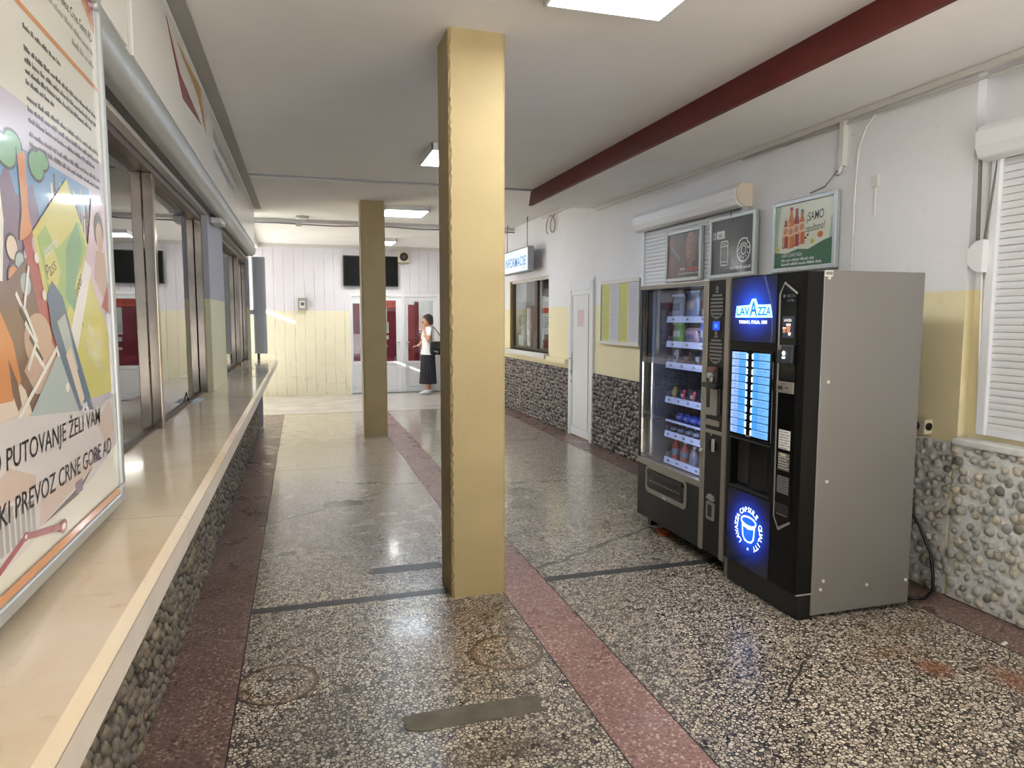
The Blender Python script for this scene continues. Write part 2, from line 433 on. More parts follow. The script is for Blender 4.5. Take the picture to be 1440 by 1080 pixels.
# ------------------------------------------------------------------ ceiling
c = MB()
c.box(-4, 2.65, YS, 10.8, 3.04, 3.14, M_ceil); c.box(-3.1, 2.65, 10.8, 11.35, 3.04, 3.14, M_ceil); c.box(2.65, 3.9, 8.0, 11.35, 3.04, 3.14, M_ceil)
c.box(-3.1, 3.9, 11.35, YB+.4, 2.985, 3.14, M_ceil2)  # unseen overhang past the left opening, its depth set to block the sun
c.build('ceiling', kind='structure')
c = MB(); c.box(2.645, 3.9, YS, 8.0, 2.865, 3.1, M_ceil2); c.build('ceiling_soffit', kind='structure')
c = MB(); F = Frame((0, YS, 0), (1, 0, 0), (0, 0, 1))
c.prism(F, [(2.605, 2.862), (2.645, 2.862), (2.645, 3.05), (2.635, 3.05)], 0, -(8.003-YS), M_red)
c.build('ceiling_beam', kind='structure')

# ------------------------------------------------------------------ walls
def cells(mb, axis, x0, x1, ya, za, holes, m):
    """wall slab between x0 and x1 (or y) cut by the grid lines ya, za, leaving out cells inside holes"""
    for i in range(len(ya)-1):
        for j in range(len(za)-1):
            cy, cz = (ya[i]+ya[i+1])/2, (za[j]+za[j+1])/2
            if any(h[0] < cy < h[1] and h[2] < cz < h[3] for h in holes): continue
            if axis == 'x': mb.box(x0, x1, ya[i], ya[i+1], za[j], za[j+1], m)
            else: mb.box(ya[i], ya[i+1], x0, x1, za[j], za[j+1], m)
DOOR = (7.955, 8.755, 0, 2.02); WIN = (9.62, 11.6, 1.03, 2.16)
w = MB(); cells(w, 'x', 3.44, 3.74, [2.95, 7.955, 8.755, 9.62, 11.6, YB+.3], [0, 1.03, 2.02, 2.16, 3.12], [DOOR, WIN], M_wallR)
w.box(3.50, 3.74, YS, 2.95, .86, 3.12, M_wallR); w.box(3.44, 3.74, YS, 2.95, 0, .86, M_wallR)
# the plastered ridge that carries the ceiling trunking
wr = w.build('wall_right', kind='structure')
w = MB()
w.box(-1.05, -.62, YS, 10.15, 0, .86, M_wallL)
w.box(-1.05, -.69, YS, 1.15, .86, 3.12, M_wallL); w.box(-.95, -.69, 6.13, 7.25, .94, 2.37, M_wallL)
w.box(-1.05, -.69, YS, 10.8, 2.36, 3.12, M_lint); w.box(-.95, -.69, 10.72, 10.8, .94, 2.37, M_wallL)
wl = w.build('wall_left', kind='structure')
w = MB(); cells(w, 'y', YB, YB+.25, [-8, .96, 2.80, 3.9], [0, 2.03, 3.12], [(.96, 2.80, 0, 2.03)], M_wallB)
w.build('wall_back', kind='structure')

M_cem = mat('cement_bed', (70, 66, 63), .9, noise=.3, nscale=14, bump=.4, bscale=60)
M_cem_l = mat('pale_cement_bed', (218, 218, 217), .9, noise=.15, nscale=10, bump=.5, bscale=50)
def pebble_mat(name, stops, rough=.45):
    m, nt, b = nodes_of(name); g = G(nt)
    gm = nt.nodes.new('ShaderNodeNewGeometry')
    c = g.ramp(gm.outputs['Random Per Island'], [(p, srgb(*q)) for p, q in stops])
    c = g.mix(g.map(g.noise(60, 4), .35, .7, 0.0, .35), c, srgb(70, 62, 54))
    g.link(c, b.inputs['Base Color']); b.inputs['Roughness'].default_value = rough
    g.bump(g.noise(120, 3), .15, .003, b)
    return m
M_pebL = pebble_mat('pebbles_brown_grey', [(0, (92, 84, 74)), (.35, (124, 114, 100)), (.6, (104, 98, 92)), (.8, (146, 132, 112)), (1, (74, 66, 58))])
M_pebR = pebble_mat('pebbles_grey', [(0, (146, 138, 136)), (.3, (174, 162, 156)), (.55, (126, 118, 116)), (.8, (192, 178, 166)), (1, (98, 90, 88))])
M_pebN = pebble_mat('pebbles_mixed', [(0, (158, 157, 155)), (.25, (192, 191, 187)), (.5, (174, 172, 166)), (.68, (206, 196, 176)), (.8, (128, 127, 126)), (.9, (214, 205, 190)), (1, (88, 85, 82))])
def ico():
    b = bmesh.new(); bmesh.ops.create_icosphere(b, subdivisions=2, radius=1)
    v = np.array([q.co[:] for q in b.verts]); f = [tuple(x.index for x in q.verts) for q in b.faces]; b.free(); return v, f
def ico1():
    b = bmesh.new(); bmesh.ops.create_icosphere(b, subdivisions=1, radius=1)
    v = np.array([q.co[:] for q in b.verts]); f = [tuple(x.index for x in q.verts) for q in b.faces]; b.free(); return v, f
def pebbles(name, F, a0, a1, b0, b1, holes, step, size, depth, m, cem, parent, geo, elong=1.0, jit=.33):
    BV, BF = geo; V = []; Fc = []
    o = np.array(F.o); U = np.array(F.u); W = np.array(F.v); N = np.array(F.n); r = np.random.default_rng(11)
    rows = int((b1-b0)/(step*.88*elong)); cols = int((a1-a0)/step)
    for j in range(rows):
        for i in range(cols):
            a = a0+(i+.5+(.5 if j % 2 else 0)+r.uniform(-jit, jit))*step; b = b0+(j+.5+r.uniform(-jit, jit)*.9)*(b1-b0)/rows
            if any(h[0] < a < h[1] and h[2] < b < h[3] for h in holes) or a > a1-.01 or b > b1-.012: continue
            s = size*r.uniform(.7, 1.2); sa, sb, sn = s*r.uniform(.8, 1.1), s*elong*r.uniform(.8, 1.15), depth*r.uniform(.75, 1.2)
            t = r.normal(0, .5 if elong < 1.2 else .3); c_, s_ = math.cos(t), math.sin(t)
            q = BV*np.array([sa, sb, sn])
            q = q+BV[:, [1, 2, 0]]*np.array([sa, sb, sn])*r.uniform(-.12, .12, 3)
            x = q[:, 0]*c_-q[:, 1]*s_; y = q[:, 0]*s_+q[:, 1]*c_
            P = o+np.outer(a+x, U)+np.outer(b+y, W)+np.outer(q[:, 2]+r.uniform(-.2, .25)*depth, N)
            n = len(V)*len(BV); V.append(P); Fc += [tuple(k+n for k in f) for f in BF]
    mb = MB(); mb.add(np.concatenate(V).tolist(), Fc, m, True)
    ys = sorted({a0, a1, *[h[0] for h in holes], *[h[1] for h in holes]}); ys = [y for y in ys if a0 <= y <= a1]
    for i in range(len(ys)-1):
        c_ = (ys[i]+ys[i+1])/2
        if any(h[0] < c_ < h[1] for h in holes): continue
        mb.fbox(F, ys[i], ys[i+1], b0, b1, -.03, .0, cem)
    return mb.build(name, parent, kind='structure')
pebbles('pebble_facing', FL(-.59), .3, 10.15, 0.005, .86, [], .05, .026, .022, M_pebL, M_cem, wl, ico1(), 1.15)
# right wall: u = -Y.  far part with small tight pebbles, near part with round ones in pale cement
FRp = FR(3.425)
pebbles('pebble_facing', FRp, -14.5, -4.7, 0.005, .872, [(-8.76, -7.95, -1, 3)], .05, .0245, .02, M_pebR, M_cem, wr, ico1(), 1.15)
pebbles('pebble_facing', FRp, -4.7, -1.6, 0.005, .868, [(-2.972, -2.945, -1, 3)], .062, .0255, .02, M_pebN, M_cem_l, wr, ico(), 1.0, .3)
s = MB(); s.box(3.40, 3.55, YS, 2.95, .862, .90, M_cem_l); s.build('sill', wr, .008, kind='structure')

# pillars
M_pil = mat('yellow_pillar_paint', (175, 156, 114), .6, noise=.07, nscale=3, bump=.12, bscale=30)
def pillar(x0, x1, y0, y1, label):
    m = MB(); n = 140; r = random.Random(int(y0*10)); rings = []
    for i in range(n+1):
        z = 3.05*i/n; k = [r.uniform(-.0035, .0035) for _ in range(4)]
        ch = .012
        pts = [(x0, y0+ch+k[3]*1.6), (x0+ch+k[0]*1.6, y0), (x1-ch+k[1], y0), (x1, y0+ch), (x1, y1-ch), (x1-ch, y1), (x0+ch, y1), (x0, y1-ch)]
        rings.append([(a, b, z) for a, b in pts])
    m.loft(rings, M_pil, True, False)
    o = m.build('pillar', kind='structure'); o['label'] = label; o['category'] = 'pillar'; return o
pillar(.765, 1.072, 3.70, 4.0, 'square yellow painted pillar standing nearest, beside the red floor strip')
pillar(.765, 1.072, 9.27, 9.57, 'square yellow painted pillar farther down the hall in front of the black television')
# ------------------------------------------------------------------ ticket windows on the left
M_steel = mat('worn_bronze_steel', (156, 144, 132), .16, 1.0, noise=.4, nscale=3)
M_steel_d = mat('brown_metal_rail', (96, 78, 66), .4, .7, noise=.2)
def glass(name, tint=(235, 240, 240), refl=.0, rough=.0):
    m = bpy.data.materials.new(name); m.use_nodes = True; nt = m.node_tree; nt.nodes.clear()
    o = nt.nodes.new('ShaderNodeOutputMaterial'); t = nt.nodes.new('ShaderNodeBsdfTransparent'); t.inputs[0].default_value = srgb(*tint)
    gl = nt.nodes.new('ShaderNodeBsdfGlossy'); gl.inputs['Roughness'].default_value = rough
    f = nt.nodes.new('ShaderNodeFresnel'); f.inputs[0].default_value = 1.52
    a = nt.nodes.new('ShaderNodeMath'); a.operation = 'MULTIPLY_ADD'; a.use_clamp = True; a.inputs[1].default_value = 1-refl; a.inputs[2].default_value = refl
    nt.links.new(f.outputs[0], a.inputs[0])
    gm = nt.nodes.new('ShaderNodeNewGeometry'); iv = nt.nodes.new('ShaderNodeMath'); iv.operation = 'SUBTRACT'; iv.inputs[0].default_value = 1; nt.links.new(gm.outputs['Backfacing'], iv.inputs[1])
    a2 = nt.nodes.new('ShaderNodeMath'); a2.operation = 'MULTIPLY'; nt.links.new(a.outputs[0], a2.inputs[0]); nt.links.new(iv.outputs[0], a2.inputs[1]); a = a2
    mx = nt.nodes.new('ShaderNodeMixShader'); nt.links.new(a.outputs[0], mx.inputs[0]); nt.links.new(t.outputs[0], mx.inputs[1]); nt.links.new(gl.outputs[0], mx.inputs[2])
    nt.links.new(mx.outputs[0], o.inputs[0]); return m
M_glassT = glass('tinted_counter_glass', (150, 152, 150), .45)
M_glass = glass('clear_glass', (240, 244, 244), .04)
M_glassV = glass('vending_glass', (228, 232, 236), .22)
def ticket_window(name, y0, y1, posts):
    root = MB()
    root.box(-.845, -.735, y0, y1, 2.315, 2.36, M_steel_d)
    root.box(-.82, -.76, y0, y1, .95, .962, M_steel_d)
    r = root.build(name, kind='structure', bevel=.003)
    ys = [y0]+[q for p in posts for q in (p-.0, p+.06)]+[y1]
    for p in posts:
        for xa, xb in ((-.842, -.790), (-.783, -.731)):
            m = MB(); m.box(xa, xb, p, p+.062, .951, 2.315, M_steel); m.build('window_post', r, .004, kind='structure')
    for i in range(0, len(ys), 2):
        if ys[i+1]-ys[i] > .05:
            m = MB(); m.box(-.789, -.785, ys[i], ys[i+1], .962, 2.315, M_glassT); m.build('glass_pane', r, kind='structure')
    return r
ticket_window('window_1', 1.15, 6.13, [2.28, 4.18, 6.07])
ticket_window('window_2', 7.25, 10.72, [7.27, 9.45, 10.66])
# the office behind: dark floor, walls, a desk line
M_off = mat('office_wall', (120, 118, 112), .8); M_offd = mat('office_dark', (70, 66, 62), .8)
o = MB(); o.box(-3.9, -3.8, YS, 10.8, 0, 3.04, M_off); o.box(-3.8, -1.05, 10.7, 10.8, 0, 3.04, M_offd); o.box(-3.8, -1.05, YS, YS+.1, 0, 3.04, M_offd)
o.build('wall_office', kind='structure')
# stone counter
def stone():
    m, nt, b = nodes_of('polished_limestone'); g = G(nt); x, y, z = g.xyz()
    c = g.ramp(g.noise(2.4, 7, .6), [(.25, srgb(214, 192, 164)), (.5, srgb(226, 208, 182)), (.75, srgb(232, 218, 196))])
    f = g.map(g.noise(26, 5, .7), .58, .72, 0.0, .35); c = g.mix(f, c, srgb(190, 160, 126))
    for yj in (.35, 2.30, 4.25, 6.2, 8.15): c = g.mix(g.m('MULTIPLY', g.m('LESS_THAN', g.m('ABSOLUTE', g.m('SUBTRACT', y, yj)), .002), .6), c, srgb(120, 96, 76))
    g.link(c, b.inputs['Base Color']); g.link(g.map(g.noise(9, 4), .3, .7, .05, .13), b.inputs['Roughness']); return m
M_stone = stone()
ct = thing('service_counter', 'long polished beige stone counter along the left wall under the ticket windows', 'counter', (-.6, 4.5, .86))
m = MB(); F = Frame((0, YS, 0), (1, 0, 0), (0, 0, 1))
m.prism(F, [(-1.25, .862), (-.343, .862), (-.343, .93), (-.362, .95), (-1.25, .95)], 0, -(11.0-YS), M_stone); m.build('counter_slab', ct)
m = MB(); m.box(-.3435, -.3422, YS, 11.0, .862, .93, mat('stone_edge', (206, 196, 186), .3, noise=.08)); m.box(-.3445, -.3420, YS, 11.0, .927, .9295, mat('edge_line', (150, 132, 116), .5)); m.build('front_edge', ct)
m = MB(); m.box(-.60, -.53, 10.2, 10.34, .05, .862, M_alu_d); m.box(-.605, -.525, 10.195, 10.345, 0.0, .05, M_white2); m.build('support_post', ct, .005, label='grey steel post under the far end of the counter')

# pen on a cord and leaflet at the second ticket window
pn = thing('pen', 'black pen standing in its holder on the counter by the window glass', 'pen', (-.77, 5.36, .95))
m = MB(); m.lathe((-.77, 5.36, .95), [(.016, 0), (.016, .006), (.006, .012), (.005, .02)], M_black, 12); m.build('holder', pn)
m = MB(); m.tube([(-.77, 5.36, .965), (-.787, 5.38, 1.03)], [.004, .005], M_black, 8); m.build('pen_barrel', pn)
m = MB(); m.box(-.775, -.70, 5.40, 5.66, .9505, .9515, mat('paper_bluish', (214, 224, 232), .5)); m.quad(Frame((0, 0, .952), (1, 0, 0), (0, 1, 0)), -.735, -.725, 5.44, 5.47, M_black)
tag(m.build('leaflet'), 'pale paper lying on the stone counter beside the black pen', 'paper')
m = MB(); m.box(-.77, -.745, 9.3, 9.38, .95, .965, mat('orange_plastic', (214, 150, 60), .5)); tag(m.build('pen_tray', bevel=.003), 'small orange dish on the counter at the second ticket window', 'tray')
m = MB(); m.tube([(-.73, 7.55, .951), (-.735, 7.56, 1.0)], [.007, .005], M_black, 8); tag(m.build('pen_stub'), 'small black pen upright on the counter just past the yellow pilaster', 'pen')

M_cove = mat('grey_cove', (150, 149, 145), .7)
# aluminium shutter housing, fascia sign
m = MB(); F = Frame((0, .3, 0), (1, 0, 0), (0, 0, 1))
prof = [(-.69, 2.395)]+[(-.625+.062*math.sin(t)-.0, 2.455-.068*math.cos(t)) for t in [k*PI/2/8 for k in range(9)]]+[(-.563, 2.49), (-.575, 2.515), (-.69, 2.515)]
m.prism(F, prof, 0, -(10.32-.3), M_alu, True)
sh = thing('shutter_housing', 'long rounded aluminium shutter housing over the ticket windows', 'shutter housing', (-.62, 5, 2.45)); o = m.build('housing_profile', sh)
md = o.modifiers.new('e', 'EDGE_SPLIT'); md.split_angle = .6
m = MB(); m.box(-.69, -.655, .3, 10.3, 2.384, 2.396, M_dark); m.build('slot', sh)
m = MB(); m.box(-.56, -.478, .3, 10.3, 3.02, 3.04, M_cove); tag(m.build('cove_strip'), 'narrow grey strip along the ceiling beside the white fascia sign', 'strip')
m = MB(); m.box(-.688, -.60, 6.30, 6.62, 2.325, 2.372, M_white2); tag(m.build('motor_box', bevel=.012), 'small white box under the aluminium shutter housing at the yellow pilaster', 'box')

fs = thing('fascia_sign', 'white fascia sign with red and gold arrow emblem above the ticket windows', 'sign', (-.6, 5, 2.75))
M_fas = mat('white_sign_panel', (232, 231, 226), .25, noise=.02, nscale=2)
for y0, y1 in ((.3, 2.90), (2.985, 6.4), (6.405, 10.3)):
    m = MB(); m.box(-.68, -.565, y0, y1, 2.515, 3.005, M_fas); m.build('panel', fs, .003)
m = MB(); m.box(-.69, -.60, 2.90, 2.985, 2.515, 3.005, M_alu_d); m.build('gap_post', fs)
m = MB(); m.box(-.69, -.559, .3, 10.3, 3.005, 3.018, M_white); m.build('top_trim', fs)
F = FL(-.5645)
m = MB(); m.prism(F, [(3.74, 2.955), (4.10, 2.81), (4.90, 2.755), (4.17, 2.70)], 0, .002, mat('emblem_red', (122, 34, 38), .4))
m.prism(F, [(4.05, 2.945), (4.78, 2.90), (5.14, 2.755), (4.93, 2.985)], 0, .002, mat('emblem_gold', (186, 146, 84), .4)); m.build('emblem', fs)
m = MB(); M_ink = mat('dark_ink', (38, 36, 36), .5); M_inkg = mat('grey_ink', (96, 92, 90), .5)
m.tfit(F, 'ŽELJEZNIČKI PREVOZ', 5.55, 7.75, 2.83, .085, M_inkg, .001); m.tfit(F, 'CRNE GORE AD', 5.55, 7.2, 2.70, .085, M_inkg, .001); m.build('lettering', fs)

# grey column box at the end of the counter
m = MB(); F = Frame((0, 0, 0), (1, 0, 0), (0, 1, 0)); pts = rrect(-.66, -.475, 10.82, 11.02, .05)
m.prism(F, pts, 1.03, 2.42, mat('grey_enamel', (166, 170, 176), .35), True)
gb = m.build('column_casing'); md = gb.modifiers.new('e', 'EDGE_SPLIT'); md.split_angle = .8
tag(gb, 'grey vertical metal casing fixed to the wall end above the counter', 'casing')
m = MB(); m.tube([(-.60, 10.9, .95), (-.60, 10.9, 1.035)], .02, M_dark, 10); m.box(-.69, -.6, 10.79, 10.86, 1.6, 1.66, M_alu_d); m.build('bracket', gb)

# ------------------------------------------------------------------ big framed poster
PX = -.548
ps = thing('framed_poster', 'large aluminium framed railway poster with collage of travel pictures, at the left edge', 'poster', (PX, 1.8, 1.0))
Y0, Y1, Z0, Z1 = 1.05, 2.425, 1.0, 2.475
m = MB(); m.box(PX-.022, PX-.006, Y0+.01, Y1-.01, Z0+.01, Z1-.01, mat('poster_backing', (120, 120, 120), .6)); m.build('back_panel', ps)
m = MB(); fw = .032
F = FL(PX)
for a0, a1, b0, b1 in ((Y0+.035, Y1-.035, Z0-.02, Z0+.012), (Y0+.035, Y1-.035, Z1-.02, Z1+.012), (Y1-.024, Y1+.006, Z0+.03, Z1-.03), (Y0-.006, Y0+.024, Z0+.03, Z1-.03)): m.fbox(F, a0, a1, b0, b1, -.03, .008, M_alu)
for a, b in ((Y1-.012, Z0), (Y1-.012, Z1-.012), (Y0+.012, Z0), (Y0+.012, Z1-.012)): m.prism(F, rrect(a-.028, a+.018, b-.022, b+.034, .012), -.031, .0085, M_alu)
m.build('frame', ps, .008, 3)
W = PX-.0055
F = FL(W)
pr = MB(); C_ = lambda n, c: mat('print_'+n, tuple(int(q*.8+44) for q in c), .25, coat=.6)
paper = C_('paper', (222, 220, 210)); pr.quad(F, Y0+.01, Y1-.01, Z0, Z1-.01, paper, .0002)
lil = C_('lilac', (196, 186, 204)); pr.quad(F, Y0+.01, Y1-.018, 1.30, 2.005, lil, .0006)
sky_ = C_('photo_sky', (206, 200, 204)); tan = C_('photo_pink', (200, 176, 166)); brn = C_('brown', (104, 70, 54)); org = C_('orange', (206, 122, 58)); drk = C_('dark', (52, 44, 48)); red = C_('red', (168, 62, 52)); ylw = C_('yellow', (212, 204, 96)); grn = C_('green', (150, 186, 88)); grn2 = C_('leaf_green', (104, 160, 104)); blu = C_('blue', (92, 138, 190)); nav = C_('navy', (62, 88, 124)); skin = C_('skin', (196, 158, 138)); wht = C_('white', (238, 236, 230)); pnk = C_('pink', (222, 192, 204)); ink = C_('ink', (58, 54, 54)); gry = C_('grey', (150, 148, 146)); marn = C_('maroon', (136, 32, 44)); crm = C_('cream', (226, 206, 184)); tea = C_('teal', (164, 180, 182)); pur = C_('purple', (110, 84, 116))
# header: orange rule, corner flash, title
pr.quad(F, Y0+.01, 2.385, 2.207, 2.219, org, .001)
pr.poly(F, [(2.17, 2.465), (2.385, 2.465), (2.385, 2.365)], org, .001); pr.poly(F, [(2.235, 2.465), (2.385, 2.465), (2.385, 2.388)], marn, .0013)
pr.tfit(F, 'Željeznički prevoz Crne Gore AD', 1.90, 2.36, 2.335, .034, ink, .001)
pr.greek(F, 1.93, 2.36, 2.298, .017, gry, .001, 4); pr.greek(F, 2.16, 2.36, 2.262, .017, gry, .001, 5)
for k, (a1, b) in enumerate(((2.05, 2.168), (2.36, 2.122), (2.35, 2.098), (2.30, 2.075), (1.98, 2.052), (2.36, 2.018), (2.36, 1.995), (2.31, 1.972), (2.37, 1.942), (2.36, 1.92))): pr.greek(F, 1.80, a1, b, .0125, ink, .001, 10+k)
for k, b in enumerate((2.168, 2.145, 2.122, 2.05, 1.985)): pr.greek(F, 1.25, 1.62, b, .0125, ink, .001, 40+k)
# collage: town drawing (blue sky, tree, houses, people)
pr.poly(F, [(1.60, 1.905), (2.24, 1.905), (2.24, 1.62), (1.60, 1.60)], blu, .0010)
pr.poly(F, [(1.60, 1.60), (1.60, 1.80), (1.66, 1.86), (1.70, 1.80), (1.80, 1.84), (1.84, 1.76), (1.92, 1.84), (2.0, 1.80), (2.24, 1.84), (2.24, 1.60)], pur, .0012)
for k in range(16):
    a = 1.90+.021*k; h = .05+.05*((k*7) % 5)/4; pr.quad(F, a, a+.013, 1.75, 1.79+h, [tea, crm, brn, gry][k % 4], .0014)
for k in range(10):
    a = 1.9+.034*k; pr.quad(F, a, a+.02, 1.80+.008*(k % 3), 1.806+.008*(k % 3), drk, .0016)
pr.poly(F, [(1.715, 1.90), (1.765, 1.90), (1.765, 1.78), (1.79, 1.71), (1.70, 1.71), (1.725, 1.78)], org, .0016); pr.line(F, [(1.715, 1.90), (1.725, 1.78), (1.70, 1.71)], .006, drk, .0018)
for a, b, rx, ry in ((1.66, 1.88, .05, .03), (1.70, 1.905, .045, .022), (1.83, 1.885, .045, .03), (1.87, 1.905, .04, .02)):
    pr.disc(F, a, b, rx+.007, drk, .0015, 18, ry+.006); pr.disc(F, a, b, rx, grn2, .0017, 18, ry)
for k, (a, b, cc) in enumerate(((1.66, 1.69, crm), (1.70, 1.66, tea), (1.75, 1.68, pnk), (1.66, 1.63, org), (1.72, 1.62, tea), (1.78, 1.66, brn), (1.80, 1.71, pnk))):
    pr.disc(F, a, b, .035, drk, .0018+k*.0001, 14, .03); pr.disc(F, a, b, .029, cc, .00185+k*.0001, 14, .024)
# white map sheet at the left
pr.poly(F, [(1.06, 1.92), (1.60, 1.92), (1.625, 1.74), (1.60, 1.62), (1.06, 1.60)], wht, .0020)
# sandal photo below
pr.poly(F, [(1.06, 1.62), (1.62, 1.62), (1.76, 1.69), (1.90, 1.50), (1.98, 1.30), (1.06, 1.30)], brn, .0022)
pr.poly(F, [(1.72, 1.71), (1.80, 1.74), (1.84, 1.60), (1.95, 1.42), (1.98, 1.33), (1.90, 1.33)], red, .0024)
pr.poly(F, [(1.06, 1.47), (1.60, 1.45), (1.68, 1.40), (1.72, 1.33), (1.06, 1.30)], crm, .0024)
pr.poly(F, [(1.06, 1.58), (1.57, 1.57), (1.63, 1.50), (1.66, 1.42), (1.61, 1.385), (1.06, 1.40)], org, .0025)
pr.poly(F, [(1.60, 1.47), (1.64, 1.42), (1.655, 1.37), (1.635, 1.36), (1.61, 1.40)], brn, .00255)
pr.poly(F, [(1.66, 1.32), (1.93, 1.49), (2.05, 1.45), (2.16, 1.30)], tea, .0036)
for k in range(7): pr.line(F, [(1.80+.04*k, 1.36+.006*(k % 3)), (1.83+.04*k, 1.40), (1.86+.04*k, 1.385)], .003, gry, .00365)
pr.disc(F, 1.775, 1.50, .085, skin, .0026, 22, .06); pr.disc(F, 1.80, 1.46, .08, skin, .0027, 22, .05)
pr.poly(F, [(1.68, 1.44), (1.73, 1.48), (1.84, 1.43), (1.86, 1.38), (1.74, 1.385)], skin, .0026)
for k in range(5): pr.line(F, [(1.66+.02*k, 1.60-.03*k), (1.73+.02*k, 1.53-.025*k)], .012, [wht, drk, wht, drk, wht][k], .0029+.0001*k)
pr.line(F, [(1.74, 1.66), (1.70, 1.57), (1.76, 1.50), (1.70, 1.44)], .012, wht, .0035)
for a, b in ((1.79, 1.68), (1.825, 1.60), (1.90, 1.47), (1.95, 1.38)): pr.disc(F, a, b, .014, wht, .0036, 14, .012)
# travel pass (green-yellow card), portrait, strip and blue sole
pr.poly(F, [(2.035, 1.895), (1.775, 1.735), (1.83, 1.60), (1.95, 1.45), (2.06, 1.33), (2.36, 1.33), (2.36, 1.50), (2.20, 1.74)], ylw, .0028)
pr.poly(F, [(1.80, 1.725), (1.86, 1.76), (1.93, 1.71), (2.12, 1.80), (2.18, 1.74), (2.0, 1.58), (1.92, 1.50), (1.86, 1.60)], grn, .0030)
pr.poly(F, [(2.0, 1.72), (2.10, 1.80), (2.14, 1.74), (2.05, 1.62), (2.12, 1.52), (1.98, 1.60)], grn2, .0031)
pr.poly(F, [(1.84, 1.69), (1.91, 1.71), (1.95, 1.66), (1.90, 1.60), (1.85, 1.63)], ylw, .0032)
pr.text(F, 'Interrail', 1.85, 1.682, .042, wht, .0034, sx=.8, ang=.42); pr.text(F, 'Pass', 1.855, 1.635, .05, ink, .0034, sx=.9, ang=.42)
pr.poly(F, [(2.255, 1.885), (2.385, 1.885), (2.385, 1.58), (2.30, 1.56), (2.16, 1.70), (2.20, 1.76)], pnk, .0029)
pr.disc(F, 2.31, 1.80, .05, drk, .0031, 18, .05); pr.disc(F, 2.315, 1.78, .036, skin, .0032, 18, .042); pr.poly(F, [(2.27, 1.74), (2.36, 1.74), (2.385, 1.64), (2.33, 1.60), (2.24, 1.66)], skin, .0032)
pr.poly(F, [(2.30, 1.58), (2.385, 1.66), (2.385, 1.56)], red, .0033)
pr.poly(F, [(2.155, 1.705), (2.215, 1.685), (2.02, 1.43), (1.955, 1.46)], wht, .0034); pr.text(F, 'inter', 2.07, 1.60, .045, ink, .0036, sx=.9, ang=.75)
pr.text(F, 'Interrail', 2.15, 1.52, .045, wht, .0034, sx=.9, ang=-.55); pr.text(F, 'Pass 2019', 2.12, 1.47, .045, wht, .0034, sx=.9, ang=-.55)
pr.poly(F, [(1.84, 1.60), (1.88, 1.635), (1.95, 1.60), (2.03, 1.48), (2.14, 1.33), (2.16, 1.29), (2.06, 1.28), (1.93, 1.43), (1.86, 1.52)], nav, .0038)
pr.poly(F, [(1.90, 1.54), (1.96, 1.56), (2.04, 1.42), (2.0, 1.40)], tea, .0040); pr.poly(F, [(1.95, 1.46), (1.99, 1.48), (2.08, 1.34), (2.05, 1.32)], crm, .0040)
for k in range(6): pr.disc(F, 2.08+.022*math.cos(k*PI/3), 1.305+.016*math.sin(k*PI/3), .010, wht, .0041, 10)
pr.disc(F, 2.08, 1.305, .009, drk, .0042, 10)
pr.line(F, [(1.60, 1.33), (1.93, 1.50)], .012, wht, .0037)
# pale band with the greeting, street photo below
pr.poly(F, [(1.06, 1.345), (1.62, 1.35), (2.16, 1.30), (2.385, 1.32), (2.385, 1.17), (2.12, 1.12), (1.52, 1.07), (1.06, 1.07)], sky_, .0043)
for k in range(9): pr.quad(F, 1.44+.028*k, 1.458+.028*k, 1.10, 1.20-.004*k, gry, .0045)
pr.quad(F, 1.42, 1.70, 1.19, 1.215, tan, .0046); pr.poly(F, [(1.42, 1.215), (1.56, 1.26), (1.70, 1.215)], tan, .0046)
pr.poly(F, [(1.70, 1.10), (2.10, 1.145), (2.12, 1.17), (1.72, 1.16)], tan, .0045); pr.poly(F, [(1.72, 1.10), (1.98, 1.105), (2.12, 1.15), (2.0, 1.125)], drk, .0046)
pr.prism(F, rrect(1.96, 2.02, 1.108, 1.14, .006), .0046, .0048, pur); pr.prism(F, rrect(2.13, 2.19, 1.155, 1.185, .006), .0046, .0048, pur)
pr.poly(F, [(2.18, 1.26), (2.32, 1.31), (2.36, 1.22), (2.28, 1.17)], tan, .0045)
lk = mat('print_lettering', (34, 30, 32), .3)
pr.tfit(F, 'O PUTOVANJE ŽELI VAM', 1.478, 2.215, 1.256, .062, lk, .0052, bold=.004, shear=.12)
pr.tfit(F, 'KI PREVOZ CRNE GORE AD', 1.50, 2.315, 1.155, .062, lk, .0052, bold=.004, shear=.12)
pr.line(F, [(1.36, 1.05), (1.623, 1.105), (1.845, 1.062)], .014, marn, .0052)
for a, b, r_ in ((1.623, 1.105, .015), (1.855, 1.06, .026)): pr.disc(F, a, b, r_, marn, .0054, 20, r_*.62); pr.disc(F, a, b, r_*.5, wht, .0056, 16, r_*.3)
pr.quad(F, Y0+.01, 2.402, 1.012, 1.032, org, .0052); pr.quad(F, Y0+.01, 2.402, 1.004, 1.012, marn, .0052)
pr.build('print', ps)
